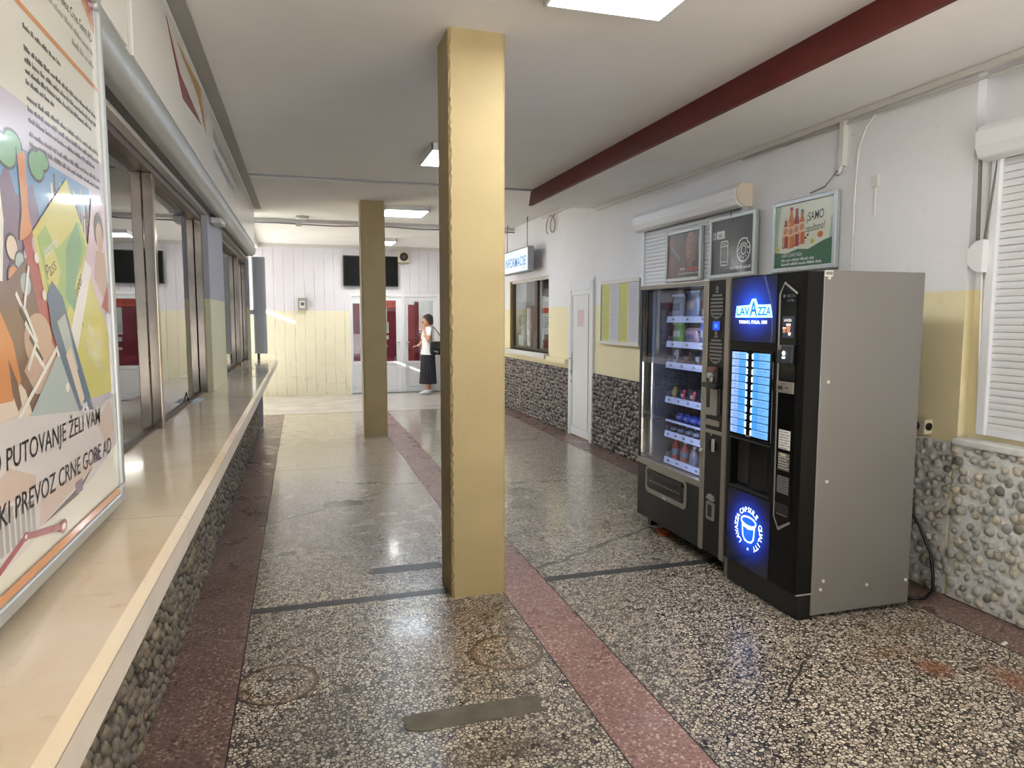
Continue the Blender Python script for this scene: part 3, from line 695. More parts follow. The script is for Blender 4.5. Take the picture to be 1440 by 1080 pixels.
# ------------------------------------------------------------------ ceiling lights
M_em_w = mat('light_diffuser_warm', (255, 254, 248), .5, emit=(253, 253, 247), es=EM_CEIL)
M_em_c = mat('light_diffuser_cool', (240, 248, 255), .5, emit=(226, 240, 255), es=EM_CEIL)
def ceiling_light(x, y, zc, em, label):
    t = thing('ceiling_light', label, 'ceiling light', (x, y, zc), 'square ceiling light panels')
    m = MB()
    for a, b, c_, d in ((-.30, .30, -.33, -.315), (-.30, .30, .315, .33), (-.30, -.285, -.33, .33), (.285, .30, -.33, .33)): m.box(x+a, x+b, y+c_, y+d, zc-.062, zc, M_white)
    m.build('frame', t, .002)
    m = MB(); m.box(x-.285, x+.285, y-.315, y+.315, zc-.058, zc-.02, em); m.build('diffuser', t)
    return t
ceiling_light(1.41, 2.87, 3.04, M_em_w, 'warm white square ceiling light nearest the top edge, in front of the near pillar')
ceiling_light(1.41, 6.42, 3.04, M_em_c, 'cool white square ceiling light half hidden behind the near pillar')
ceiling_light(1.41, 9.88, 3.04, M_em_c, 'cool white square ceiling light right beside the far pillar top')
ceiling_light(1.41, 13.3, 2.985, M_em_w, 'farthest ceiling light, above the television near the back wall')

# ceiling battens and cables
m = MB(); m.box(-.55, 2.65, 7.93, 7.96, 3.022, 3.04, M_alu_d); tag(m.build('cable_trunking'), 'thin grey trunking across the ceiling at the end of the red beam', 'trunking')
m = MB(); pts = [(-.72+.42*k, 11.32, 2.965+.01*math.sin(k*1.7)) for k in range(11)]; m.tube(pts, .011, M_alu_d, 8); m.box(-.03, .06, 11.29, 11.35, 2.93, 2.985, M_white2); tag(m.build('ceiling_cable'), 'sagging grey cable clipped across the ceiling step before the back wall', 'cable')
m = MB(); m.lathe((.06, 11.0, 3.0), [(.09, 0), (.10, .02), (.09, .04)], M_white2, 18); tag(m.build('smoke_detector'), 'flat white round detector on the ceiling left of the far pillar', 'detector')

# ------------------------------------------------------------------ back wall
m = MB(); m.box(-.75, 3.44, YB-.02, YB, 2.92, 2.985, M_white2); m.build('trim_3', kind='structure')
m = MB(); m.box(-.80, -.74, 11.35, YB, 2.88, 2.985, M_white2); m.build('trim_4', kind='structure')
tv = thing('television', 'black flat screen television on the back wall above the doors, behind the far pillar', 'television', (1.38, YB, 2.48))
m = MB(); m.box(.838, 1.922, YB-.10, YB-.045, 2.18, 2.785, M_black); m.build('casing', tv, .006)
m = MB(); m.quad(FB(YB-.1005), .856, 1.904, 2.20, 2.767, mat('tv_screen', (7, 7, 9), .5, spec=.15), 0); m.build('screen', tv)
m = MB(); m.box(1.2, 1.56, YB-.05, YB, 2.36, 2.6, M_dark); m.build('wall_mount', tv); m = MB(); m.tube([(1.72, YB-.02, 2.78), (1.74, YB-.03, 2.86), (1.82, YB-.03, 2.92), (1.9, YB-.02, 2.93)], .008, M_white2, 6); m.build('cable', tv)
sp = thing('wall_speaker', 'small square beige loudspeaker on the back wall right of the television', 'speaker', (2.04, YB, 2.78))
M_bei = mat('aged_beige_plastic', (206, 194, 170), .5); m = MB(); m.box(1.925, 2.155, YB-.12, YB, 2.665, 2.89, M_bei); m.build('cabinet', sp, .01)
m = MB(); m.cyl((2.04, YB-.123, 2.78), (0, 1, 0), .085, .02, mat('speaker_cone', (44, 34, 30), .6), 24); m.build('cone', sp)
m = MB(); m.cyl((2.04, YB-.136, 2.78), (0, 1, 0), .03, .02, mat('dust_cap', (94, 70, 62), .5), 16); m.build('dust_cap', sp)
me_ = thing('meter_box', 'small grey meter box with white dial on the back wall', 'meter box', (.04, YB, 1.81))
m = MB(); m.box(-.045, .13, YB-.09, YB, 1.69, 1.935, mat('meter_grey', (150, 150, 148), .5)); m.build('casing', me_, .01)
m = MB(); m.quad(FB(YB-.091), -.01, .09, 1.74, 1.88, M_white2); m.disc(FB(YB-.092), .045, 1.82, .035, mat('meter_dial', (90, 84, 78), .4)); m.build('dial', me_)

M_pvc = mat('white_pvc', (228, 229, 234), .3)
M_burg = mat('burgundy_film', (134, 34, 52), .35, noise=.08); M_burg2 = mat('red_film', (176, 62, 74), .35)
M_ora = mat('orange_red_band', (226, 74, 48), .4); M_paper = mat('white_paper', (232, 230, 228), .6)
Fd = FB(YB+.02)
def leaf(name, x0, x1, zt, par, glass_x, low=(.10, .60), mid=.655, top=1.905):
    m = MB()
    gx0, gx1 = glass_x
    m.fbox(Fd, x0, gx0, .02, zt, -.06, .0, M_pvc); m.fbox(Fd, gx1, x1, .02, zt, -.06, 0, M_pvc)
    for b0, b1 in ((.02, low[0]), (low[1], mid), (top, zt)): m.fbox(Fd, gx0, gx1, b0, b1, -.06, 0, M_pvc)
    d = m.build(name, par, .004, kind='structure')
    m = MB(); m.fbox(Fd, gx0, gx1, low[0], low[1], -.045, -.02, M_pvc); m.fbox(Fd, gx0+.03, gx1-.03, low[0]+.03, low[1]-.03, -.04, -.012, M_white); m.build('lower_panel', d, .003, kind='structure')
    m = MB(); m.fbox(Fd, gx0, gx1, mid, top, -.034, -.03, M_glass); m.build('glass_pane', d, kind='structure')
    return d
m = MB()
m.fbox(Fd, .955, 2.805, 1.985, 2.04, -.08, .035, M_pvc)
for a, b in ((.955, .995), (1.165, 1.215), (1.985, 2.065), (2.745, 2.805)): m.fbox(Fd, a, b, 0, 1.985, -.08, .03, M_pvc)
d1 = m.build('door_1', kind='structure', bevel=.004)
leaf('sidelight', .995, 1.165, 1.985, d1, (1.015, 1.155), (.10, .60), .665, 1.84)
l1 = leaf('door_leaf', 1.215, 1.985, 1.975, d1, (1.31, 1.89)); l2 = leaf('door_leaf', 2.065, 2.745, 1.975, d1, (2.12, 2.668))
m = MB(); m.tube([(2.09, YB+.02, 1.05), (2.09, YB-.035, 1.05), (2.15, YB-.04, 1.05)], .011, M_alu, 8); m.box(2.078, 2.102, YB+.012, YB+.022, .95, 1.12, M_white); m.build('door_handle', l2, kind='structure')
m = MB(); m.tube([(1.94, YB+.02, 1.05), (1.94, YB-.035, 1.05), (1.88, YB-.04, 1.05)], .011, M_alu, 8); m.build('door_handle', l1, kind='structure')
m = MB(); m.box(.955, 2.805, YB-.03, YB+.1, 0, .02, M_alu_d); m.build('threshold', d1, kind='structure')
# printed film and notices on the inside of the panes
Fi = FB(YB+.058)
m = MB(); m.fbox(Fi, 1.02, 1.152, .67, 1.835, -.002, 0, M_burg); tag(m.build('window_film'), 'narrow burgundy film panel in the sidelight left of the far pillar', 'window film', 'burgundy panels behind the door glass')
m = MB(); m.fbox(Fi, 1.315, 1.885, .66, 1.765, -.002, 0, M_burg); m.fbox(Fi, 1.315, 1.885, 1.765, 1.90, -.002, 0, M_ora)
m.tfit(Fi, 'ČEKAONICA', 1.36, 1.86, 1.80, .075, M_burg, .001, bold=.01); m.quad(Fi, 1.60, 1.70, 1.32, 1.74, M_paper, .001); m.quad(Fi, 1.60, 1.735, 1.24, 1.46, M_paper, .0015); m.quad(Fi, 1.62, 1.73, 1.11, 1.19, M_paper, .001); m.quad(Fi, 1.62, 1.70, .95, 1.0, M_paper, .001); m.quad(Fi, 1.84, 1.885, .66, .75, M_alu_d, .001)
for k in range(8): m.greek(Fi, 1.61, 1.725, 1.43-.022*k, .011, M_inkg, .002, k)
tag(m.build('window_film'), 'burgundy door poster with orange heading and white notices in the left door leaf', 'window film', 'burgundy panels behind the door glass')
m = MB(); m.fbox(Fi, 2.135, 2.265, .66, 1.82, -.002, 0, M_burg2); m.fbox(Fi, 2.265, 2.36, .66, 1.88, -.002, 0, M_burg); tag(m.build('window_film'), 'pinkish red film panel in the door leaf behind the two women', 'window film', 'burgundy panels behind the door glass')
# waiting room behind
M_wait = mat('waiting_room_wall', (186, 184, 182), .7)
o = MB(); o.box(.2, 3.9, 17.2, 17.3, 0, 3.0, M_wait); o.box(.1, .2, 14.8, 17.3, 0, 3.0, M_wait); o.box(3.9, 4.0, 14.8, 17.3, 0, 3, M_wait); o.box(.1, 4.0, 14.8, 17.3, 2.9, 3.0, M_wait); o.box(.1, 4.0, 14.8, 17.3, -.1, 0.0, M_conc)
o.build('wall_waiting_room', kind='structure')

# ------------------------------------------------------------------ right wall: door, information window
Fw = FR(3.44)
m = MB()
for a, b in ((7.955, 8.03), (8.68, 8.755)): m.fbox(Fw, -a, -b, 0, 2.02, -.06, .03, M_pvc)
m.fbox(Fw, -8.03, -8.68, 1.90, 2.02, -.06, .03, M_pvc); m.fbox(Fw, -7.955, -8.65, 1.955, 2.06, -.02, .012, M_pvc)
d = m.build('door_2', kind='structure', bevel=.005)
m = MB(); m.fbox(Fw, -8.03, -8.68, .02, 1.90, -.03, .02, M_pvc); m.fbox(Fw, -8.09, -8.62, .13, 1.84, .02, .024, M_white); lf = m.build('door_leaf', d, .004, kind='structure')
m = MB(); m.line(FR(3.4155), [(-8.09, .13), (-8.62, .13), (-8.62, 1.84), (-8.09, 1.84)], .006, M_dark, .0005, True); m.fbox(Fw, -8.612, -8.622, .13, 1.84, .022, .026, M_dark); m.build('gasket', d, kind='structure')
m = MB(); m.fbox(Fw, -8.64, -8.67, .80, 1.10, .02, .028, M_alu); m.tube([Fw.p(-8.655, 1.02, .02), Fw.p(-8.655, 1.02, .06), Fw.p(-8.54, 1.02, .065)], .01, M_alu, 8); m.cyl(Fw.p(-8.655, .85, .03), (1, 0, 0), .016, .03, M_alu, 12); m.cyl(Fw.p(-8.655, .72, .025), (1, 0, 0), .012, .02, M_alu, 12); m.build('door_handle', lf, kind='structure')
m = MB(); Fp = FR(3.414); m.quad(Fp, -8.44, -8.24, 1.44, 1.66, mat('faded_notice', (222, 208, 212), .6), .0008)
mr = mat('faded_red_ink', (206, 150, 154), .6)
for k in range(8): m.greek(Fp, -8.43, -8.26, 1.63-.025*k, .014, mr, .0014, k)
tag(m.build('door_notice'), 'faded red and white notice stuck on the white side door', 'notice')
# information window
M_wood = mat('dark_brown_frame', (70, 50, 38), .4, noise=.2); M_olive = mat('reveal_olive', (176, 158, 100), .6)
m = MB()
m.box(3.475, 3.525, 9.62, 11.6, 1.04, 1.075, M_wood); m.box(3.475, 3.525, 9.62, 11.6, 2.12, 2.16, M_white2)
for a in (9.62, 10.24, 10.30, 11.50): m.box(3.475, 3.525, a, a+.055, 1.075, 2.12, M_wood)
m.box(3.442, 3.53, 11.56, 11.6, 1.04, 2.15, M_olive)
w3 = m.build('window_3', kind='structure', bevel=.003)
for a, b in ((9.675, 10.24), (10.355, 11.50)):
    m = MB(); m.box(3.496, 3.5, a, b, 1.075, 2.12, M_glass); m.build('glass_pane', w3, kind='structure')
m = MB(); m.box(3.36, 3.60, 9.60, 11.75, .955, 1.03, M_white2); m.build('window_sill', w3, .006, kind='structure')
m = MB(); m.box(3.38, 3.44, 8.80, 9.58, .93, 1.0, M_wallR); m.build('trim_5', kind='structure', bevel=.006)
# booth behind the window
M_booth = mat('booth_wall', (176, 172, 164), .8)
o = MB(); o.box(5.4, 5.5, 9.0, 12.6, 0, 2.8, M_booth); o.box(3.74, 5.4, 12.5, 12.6, 0, 2.8, M_booth); o.box(3.74, 5.4, 9.0, 9.1, 0, 2.8, M_booth); o.box(3.74, 5.4, 9.0, 12.6, 2.7, 2.8, M_booth); o.box(3.74, 5.4, 9.0, 12.6, .7, .75, M_wood)
o.build('wall_booth', kind='structure')
m = MB(); Fx = FR(3.56); m.fbox(Fx, -10.28, -9.66, 1.88, 2.14, -.02, 0, M_wood); tag(m.build('brown_board'), 'dark brown board at the top of the information window, right pane', 'board')
m = MB(); m.fbox(Fx, -10.28, -9.66, 1.30, 1.86, -.006, 0, M_paper); m.quad(Fx, -10.27, -9.67, 1.62, 1.70, M_ora, .001); m.line(Fx, [(-10.1, 1.40), (-9.95, 1.50), (-9.85, 1.42), (-9.8, 1.52)], .01, M_inkg, .001)
for k in range(5): m.greek(Fx, -10.2, -9.75, 1.55-.035*k, .016, M_inkg, .001, 60+k)
tag(m.build('wall_notice'), 'white notice with orange stripe behind the right pane of the information window', 'notice')
m = MB(); m.fbox(Fx, -10.28, -9.66, 1.09, 1.22, -.05, -.02, mat('brick_red', (140, 64, 54), .6)); tag(m.build('box_file'), 'brick red box at the bottom of the information window', 'box')
r_ = random.Random(5)
for k, (y, wd, h, z, cc, lab) in enumerate(((11.25, .16, .48, 1.09, (226, 222, 214), 'tall cream folder standing farthest left in the information window'), (11.02, .13, .62, 1.09, (236, 234, 230), 'white roll of paper standing in the information window beside the cream folder'), (10.83, .1, .4, 1.35, (150, 112, 84), 'brown wooden strip leaning among the papers in the information window'), (10.66, .14, .8, 1.09, (232, 232, 234), 'long white sheet hanging in the middle of the information window'), (10.45, .1, .95, 1.09, (240, 240, 240), 'narrow white sheet beside the dark mullion of the information window'))):
    m = MB(); x = 3.56+.02*k; m.box(x, x+.03, y-wd/2, y+wd/2, z, z+h, mat('papers_%d' % k, cc, .6)); tag(m.build(('folder', 'paper_roll', 'wooden_strip', 'hanging_sheet', 'hanging_sheet')[k], bevel=.004), lab, 'paper' if k != 2 else 'strip')
m = MB(); m.box(3.54, 3.55, 11.12, 11.4, 1.09, 1.26, M_paper); tag(m.build('card'), 'small white card on the sill inside the information window', 'card')
m = MB(); m.lathe((3.545, 9.80, 1.076), [(.03, 0), (.034, .02), (.034, .12), (.014, .17), (.013, .20)], mat('clear_bottle', (200, 214, 226), .1, spec=.6), 14); tag(m.build('water_bottle'), 'clear water bottle in the lower right corner of the information window', 'bottle')

# hanging sign
sg = thing('hanging_sign', 'white lightbox sign with blue INFORMACIJE lettering hanging above the information window', 'sign', (3.25, 10.5, 2.24))
m = MB(); m.box(3.205, 3.30, 9.875, 11.30, 2.235, 2.60, M_alu_d); m.build('casing', sg, .004)
m = MB(); Fs = FR(3.2045); m.quad(Fs, -11.28, -9.895, 2.255, 2.58, mat('sign_face', (226, 238, 244), .3, emit=(220, 236, 246), es=.35)); m.build('face', sg)
m = MB(); m.tfit(Fs, 'INFORMACIJE', -11.05, -9.97, 2.335, .20, mat('sign_blue', (74, 146, 200), .4, emit=(60, 140, 205), es=.2), .001, bold=.012); m.build('lettering', sg)
for y in (10.05, 11.1):
    m = MB(); m.tube([(3.25, y, 2.6), (3.25, y, 3.04)], .007, M_alu_d, 6); m.build('hanger', sg)

# timetable board
nb = thing('timetable_board', 'framed timetable board with yellow and white columns between white door and snack machine', 'notice board', (3.44, 7.2, 1.6))
m = MB(); m.fbox(Fw, -7.71, -6.735, 1.265, 1.955, .004, .02, M_paper); m.build('backing', nb)
m = MB(); m.fbox(Fw, -7.72, -6.725, 1.935, 1.975, 0, .035, M_white2); m.fbox(Fw, -7.72, -6.725, 1.245, 1.28, 0, .035, M_white2); m.fbox(Fw, -7.722, -7.70, 1.26, 1.96, 0, .03, M_alu_d); m.fbox(Fw, -6.745, -6.722, 1.26, 1.96, 0, .03, M_alu_d); m.build('frame', nb, .004)
Ft = FR(3.4195); m = MB(); yl = mat('highlighter_yellow', (206, 204, 112), .6); lg = mat('timetable_grey', (206, 204, 214), .6)
for a0, a1, cc in ((-7.69, -7.48, yl), (-7.48, -7.23, lg), (-7.225, -7.0, yl), (-7.0, -6.76, lg)): m.quad(Ft, a0, a1, 1.285, 1.93, cc, .0004)
m.line(Ft, [(-7.232, 1.93), (-7.226, 1.7), (-7.234, 1.5), (-7.228, 1.285)], .008, M_inkg, .001)
pi_ = mat('pale_print', (140, 138, 140), .6)
for k in range(26):
    for a0, a1 in ((-7.66, -7.50), (-7.45, -7.27), (-7.20, -7.03), (-6.97, -6.78)): m.greek(Ft, a0, a1, 1.905-.0235*k, .008, pi_, .001, k*7+int(a0*10))
m.build('timetable', nb)

# ------------------------------------------------------------------ roller shutters
M_slat = mat('shutter_slats', (222, 223, 226), .4); M_strap = mat('grey_strap', (118, 112, 104), .7)
def shutter(y0, y1, zb, zt, zbox, x, label, endcap):
    t = thing('roller_shutter', label, 'roller shutter', (x, (y0+y1)/2, zb))
    F = FR(x)
    m = MB(); Fb = Frame((x, y0-.02, 0), (-1, 0, 0), (0, 0, 1))
    dz = zbox-zt
    prof = [(0, zt+.005), (.075, zt-.02), (.125, zt-.005), (.15, zt+.05), (.15, zbox-.035), (.125, zbox), (0, zbox)]
    m.prism(Fb, prof, 0, (y1-y0)+.04, M_white, False); b = m.build('shutter_box', t, .012, 3)
    for p in (b,):
        for poly in p.data.polygons: poly.use_smooth = False
    m = MB(); m.fbox(F, -y0-.05, -y0, zb, zt, 0, .045, M_pvc); m.build('guide_rail', t, .004); m = MB(); m.fbox(F, -y1, -y1+.05, zb, zt, 0, .045, M_pvc); m.build('guide_rail', t, .004)
    m = MB(); n = int((zt-zb-.03)/.037)
    for k in range(n):
        z = zb+.03+k*.037; Fk = Frame((x, 0, 0), (0, 0, 1), (-1, 0, 0))
        pr_ = [(z+.0005, .017), (z+.003, .0235), (z+.018, .0255), (z+.033, .0235), (z+.0365, .017)]
        vs = [(x-d_, yy, zz) for yy in (y0+.05, y1-.05) for zz, d_ in pr_]; L = len(pr_)
        m.add(vs, [(i, i+1, L+i+1, L+i) for i in range(L-1)], M_slat)
    m.fbox(F, -y0-.05, -y1+.05, zb+.03, zt, .004, .012, M_alu_d); m.build('slats', t)
    m = MB(); m.fbox(F, -y0-.05, -y1+.05, zb, zb+.035, .005, .03, M_pvc); m.build('bottom_bar', t, .003)
    return t, F
s1, F1 = shutter(4.90, 6.66, .95, 2.44, 2.60, 3.44, 'white roller shutter half lowered behind the framed adverts above the machines', True)
m = MB(); m.prism(Frame((3.44, 4.868, 0), (-1, 0, 0), (0, 0, 1)), [(0, 2.43), (.06, 2.425), (.11, 2.45), (.145, 2.50), (.14, 2.57), (.11, 2.605), (0, 2.605)], 0, .02, mat('aged_end_cap', (212, 198, 178), .5)); m.build('end_cap', s1, label='yellowed end cap')
m = MB(); m.tube([(3.33, 5.05, 2.56), (3.40, 5.06, 2.3), (3.43, 5.06, 1.9)], .006, M_strap, 6); m.build('strap', s1)
s2, F2 = shutter(1.15, 2.86, .93, 2.375, 2.535, 3.50, 'closed white roller shutter with strap, at the right edge of the picture', False)
m = MB(); m.line(FR(3.43), [(-2.905, 2.50), (-2.885, 1.95)], .016, M_strap, 0); m.fbox(FR(3.44), -2.91, -2.894, 2.48, 2.51, -.06, .03, M_white2)
m.tube([(3.425, 2.905, 2.50), (3.43, 2.895, 1.96)], .007, M_strap, 6); m.tube([(3.46, 2.83, 2.36), (3.44, 2.862, 1.96)], .006, M_strap, 6); m.build('strap', s2)
m = MB(); Fq = FR(3.45); m.prism(Fq, [(-2.86, 1.79)]+[(-2.86-.085*math.sin(t), 1.875-.085*math.cos(t)) for t in [k*PI/12 for k in range(13)]]+[(-2.85, 1.96), (-2.85, 1.79)], -.05, .03, M_white); m.tube([(3.44, 2.865, 1.79), (3.46, 2.865, 1.3), (3.47, 2.865, .98)], .006, M_white2, 6); m.build('strap_winder', s2, .004)

# trunking and cables on the right wall
m = MB(); m.box(3.405, 3.44, YS, 7.9, 2.825, 2.862, M_white2); m.tube([(3.43, 1.0, 2.80), (3.43, 2.6, 2.79), (3.43, 3.6, 2.80), (3.43, 5.0, 2.815)], .008, M_white2, 6); tag(m.build('wall_trunking'), 'white cable trunking along the top of the right wall under the soffit', 'trunking')
m = MB(); m.box(3.405, 3.44, 3.87, 3.91, 2.54, 2.83, M_white2); m.tube([(3.42, 3.89, 2.56), (3.41, 3.90, 2.50), (3.42, 3.93, 2.50)], .014, M_white2, 8); m.tube([(3.42, 3.93, 2.52), (3.43, 4.05, 2.44), (3.434, 4.2, 2.42)], .004, M_alu_d, 6); tag(m.build('wall_conduit'), 'short white vertical conduit with a broken cable end, right of the green advert', 'conduit')
m = MB(); m.tube([(3.43, 3.63, 2.80), (3.43, 3.70, 2.75), (3.43, 3.76, 2.62), (3.43, 3.775, 2.3), (3.43, 3.78, 1.3)], .009, M_white2, 6); tag(m.build('wall_cable'), 'thin white cable running down the wall behind the coffee machine', 'cable')
m = MB(); m.box(3.425, 3.44, 3.585, 3.64, 2.36, 2.43, M_white2); m.box(3.43, 3.44, 3.605, 3.625, 2.18, 2.36, M_white2); tag(m.build('wall_socket_stub', bevel=.004), 'small painted over stub with a strip below on the right wall', 'stub')
m = MB(); m.box(3.405, 3.44, 8.7, 9.9, 2.99, 3.02, M_white2)
pts = [(3.41, 9.3+.14*math.sin(k*.7)+.02*k, 2.86+.12*math.cos(k*.7)) for k in range(14)]; m.tube(pts, .007, mat('cable_tan', (150, 132, 112), .6), 6); tag(m.build('cable_coil'), 'loose coil of thin cable hanging high on the right wall above the white door', 'cable')

# ------------------------------------------------------------------ framed adverts on the right wall
def advert(y0, y1, z0, z1, x, label, zt_shift=0):
    t = thing('framed_advert', label, 'framed advert', (x, (y0+y1)/2, z0), 'framed adverts over the vending machines')
    F = FR(x); w = .032; m = MB()
    m.fbox(F, -y1, -y1+w, z0, z1, -.03, .008, M_alu); m.fbox(F, -y0-w, -y0, z0, z1, -.03, .008, M_alu); m.fbox(F, -y1+w, -y0-w, z0, z0+w, -.03, .008, M_alu); m.fbox(F, -y1+w, -y0-w, z1-w, z1, -.03, .008, M_alu)
    m.build('frame', t, .006, 3)
    m = MB(); m.fbox(F, -y1+.005, -y0-.005, z0+.005, z1-.005, -.028, -.006, M_dark); m.build('back_panel', t)
    return t, FR(x+.0055), (-y1+w, -y0-w, z0+w, z1-w)
A = lambda n, c: mat('advert_'+n, c, .3, coat=.4)
t, F, (a0, a1, b0, b1) = advert(5.50, 6.13, 1.89, 2.36, 3.385, 'dark framed advert with a reddish portrait, leftmost of the three adverts')
m = MB(); m.quad(F, a0, a1, b0, b1, A('maroon', (72, 46, 48))); ac = (a0+a1)/2
fc = A('face', (142, 92, 86)); fd = A('face_dark', (98, 58, 58)); dd = A('black', (30, 26, 28))
m.poly(F, [(ac-.02, b1), (a1, b1), (a1, b0), (ac+.05, b0), (ac+.02, b0+.12), (ac+.06, b0+.17)], dd, .0004)
m.disc(F, ac+.12, b0+.27, .085, fc, .0006, 26, .13); m.poly(F, [(ac+.12, b0+.39), (ac+.21, b0+.36), (ac+.21, b0+.15), (ac+.14, b0+.13)], fd, .0008); m.poly(F, [(ac+.05, b0+.17), (ac+.17, b0+.17), (ac+.15, b0+.08), (ac+.07, b0+.1)], fd, .0009)
for a, b in ((ac+.09, b0+.29), (ac+.155, b0+.29)): m.disc(F, a, b, .018, dd, .001, 12, .007)
m.poly(F, [(ac+.115, b0+.285), (ac+.13, b0+.285), (ac+.14, b0+.235), (ac+.105, b0+.235)], fd, .001); m.quad(F, ac+.095, ac+.15, b0+.195, b0+.203, dd, .001)
m.disc(F, a0+.06, b1-.08, .06, fd, .0006, 16, .05); m.poly(F, [(a0, b0), (a0, b0+.2), (a0+.13, b0+.22), (a0+.11, b0)], fd, .0006)
for k in range(6): m.line(F, [(a0+.09+.024*k+.016*math.cos(q*PI/4), b0+.27-.018*k+.014*math.sin(q*PI/4)) for q in range(8)], .006, A('steel', (150, 156, 166)), .0012+.0001*k, True)
m.greek(F, ac-.06, ac+.05, b0+.07, .02, A('white', (222, 222, 222)), .0014, 3); m.quad(F, ac+.06, a1, b0+.055, b0+.085, A('red', (150, 46, 50)), .0013); m.greek(F, ac-.08, a1-.01, b0+.03, .013, A('white', 0), .0014, 4)
m.poly(F, [(a1-.022, b1-.06), (a1, b1-.03), (a1, b0+.1), (a1-.012, b0+.14), (a1-.02, b0+.25)], A('white', 0), .0015)
m.build('print', t)
t, F, (a0, a1, b0, b1) = advert(4.735, 5.375, 1.885, 2.39, 3.385, 'dark slate framed advert with white phone and doughnut icons, middle of the three')
m = MB(); wht_ = A('white', 0); m.quad(F, a0, a1, b0, b1, mat('advert_slate', (64, 66, 74), .3, coat=.4, noise=.15, nscale=6))
m.quad(F, a0+.01, a0+.06, b1-.15, b1-.09, A('logo_grey', (170, 168, 164)), .0005); m.quad(F, a0+.07, a0+.185, b1-.15, b1-.085, wht_, .0005); m.text(F, 'P', a0+.035, b1-.14, .05, A('black', 0), .001, 'C', bold=.02); m.text(F, 'BEL', a0+.128, b1-.135, .04, A('black', 0), .001, 'C', bold=.02)
pa = a0+.185; m.line(F, rrect(pa-.05, pa+.05, b0+.07, b0+.265, .018), .011, wht_, .0008, True); m.line(F, [(pa-.046, b0+.225), (pa+.046, b0+.225)], .009, wht_, .001); m.line(F, [(pa-.046, b0+.10), (pa+.046, b0+.10)], .009, wht_, .001); m.line(F, [(pa-.03, b0+.243), (pa+.03, b0+.243)], .007, wht_, .001)
m.text(F, '&', pa+.115, b0+.08, .07, wht_, .0008, 'C')
da, db = a1-.125, b0+.175; pts = [(da+.085*math.cos(q*PI/16), db+.092*math.sin(q*PI/16)) for q in range(32)]; pts[4] = (da+.05, db+.06); pts[5] = (da+.045, db+.09); m.line(F, pts, .011, wht_, .0008, True)
m.line(F, [(da+.03*math.cos(q*PI/10), db+.035*math.sin(q*PI/10)) for q in range(20)], .009, wht_, .001, True); m.line(F, [(da-.08, db-.01), (da-.05, db+.02), (da-.03, db+.045), (da, db+.055), (da+.03, db+.045), (da+.055, db+.01), (da+.08, db+.02)], .009, wht_, .0012)
for q in (200, 235, 270, 305, 335): c_, s_ = math.cos(math.radians(q)), math.sin(math.radians(q)); m.line(F, [(da+.052*c_, db+.056*s_), (da+.064*c_, db+.068*s_)], .012, wht_, .001)
m.greek(F, a1-.30, a1-.02, b0+.03, .024, wht_, .0008, 8); m.build('print', t)
t, F, (a0, a1, b0, b1) = advert(3.895, 4.56, 1.885, 2.395, 3.405, 'green and cream framed advert with juice bottles and SAMO opušteno, rightmost of the three')
m = MB(); m.quad(F, a0, a1, b0, b1, A('cream', (216, 218, 200))); m.poly(F, [(a0, b0), (a0, b1), (a0+.06, b1), (a0+.03, (b0+b1)/2), (a0+.05, b0)], A('mint', (160, 186, 168)), .0004); m.poly(F, [(a1, b1-.1), (a1, b0), (a1-.05, b0), (a1-.03, b0+.3)], A('mint', 0), .0004)
m.poly(F, [(a0, b0), (a1, b0), (a1, b0+.18), (a1-.1, b0+.16), (a0+.36, b0+.115), (a0+.25, b0+.125), (a0+.12, b0+.1), (a0, b0+.115)], A('green', (52, 104, 76)), .0006)
bc = [A('bottle_brown', (150, 62, 36)), A('bottle_orange', (206, 112, 52)), A('bottle_berry', (142, 48, 52)), A('bottle_amber', (196, 96, 44))]
for k in range(4):
    x = a0+.115+.058*k; top = b1-(.085, .02, .035, .05)[k]; zb = b0+.14+(0, -.005, .005, .015)[k]
    m.poly(F, [(x-.032, zb), (x+.032, zb), (x+.032, top-.10), (x+.014, top-.045), (x+.014, top-.02), (x-.014, top-.02), (x-.014, top-.045), (x-.032, top-.10)], bc[k], .0008+.0003*k)
    m.quad(F, x-.015, x+.015, top-.022, top, [A('cap', (206, 196, 180)), A('red', 0), A('red', 0), A('green', 0)][k], .0009+.0003*k)
    m.quad(F, x-.032, x+.032, zb+.085, zb+.155, A('label', (222, 190, 160)), .0009+.0003*k); m.disc(F, x, zb+.12, .024, A('label_spot', (200, 130, 96)), .0010+.0003*k, 14)
    m.quad(F, x-.024, x-.012, zb+.01, top-.105, A('shine', (232, 170, 120)), .0009+.0003*k)
gr = A('lettering', (26, 38, 34)); m.text(F, '¡SAMO', a0+.335, b1-.14, .085, gr, .001, sx=.68, bold=.006, shear=.15, ang=.06); m.text(F, 'opušteno!', a0+.33, b1-.215, .074, gr, .001, sx=.64, bold=.004, shear=.1, ang=.06)
for a, b, r_, cc in ((a0+.475, b0+.205, .028, (206, 116, 52)), (a0+.40, b0+.165, .022, (196, 196, 92)), (a0+.03, b0+.135, .026, (206, 200, 120)), (a0+.33, b0+.195, .010, (40, 34, 34)), (a0+.35, b0+.212, .010, (40, 34, 34))): m.disc(F, a, b, r_, A('fruit_%d' % cc[1], cc), .0012, 16, r_*.8); m.disc(F, a, b, r_*.45, A('fruit_%dl' % cc[1], tuple(min(255, int(q*.85)) for q in cc)), .0014, 12, r_*.36)
m.tfit(F, 'KADA ČUVAŠ VODU', a0+.08, a0+.30, b0+.075, .032, A('white', 0), .001, bold=.01); m.greek(F, a0+.08, a0+.42, b0+.043, .02, A('white', 0), .001, 4); m.greek(F, a0+.08, a0+.50, b0+.014, .02, A('white', 0), .001, 6)
m.build('print', t)
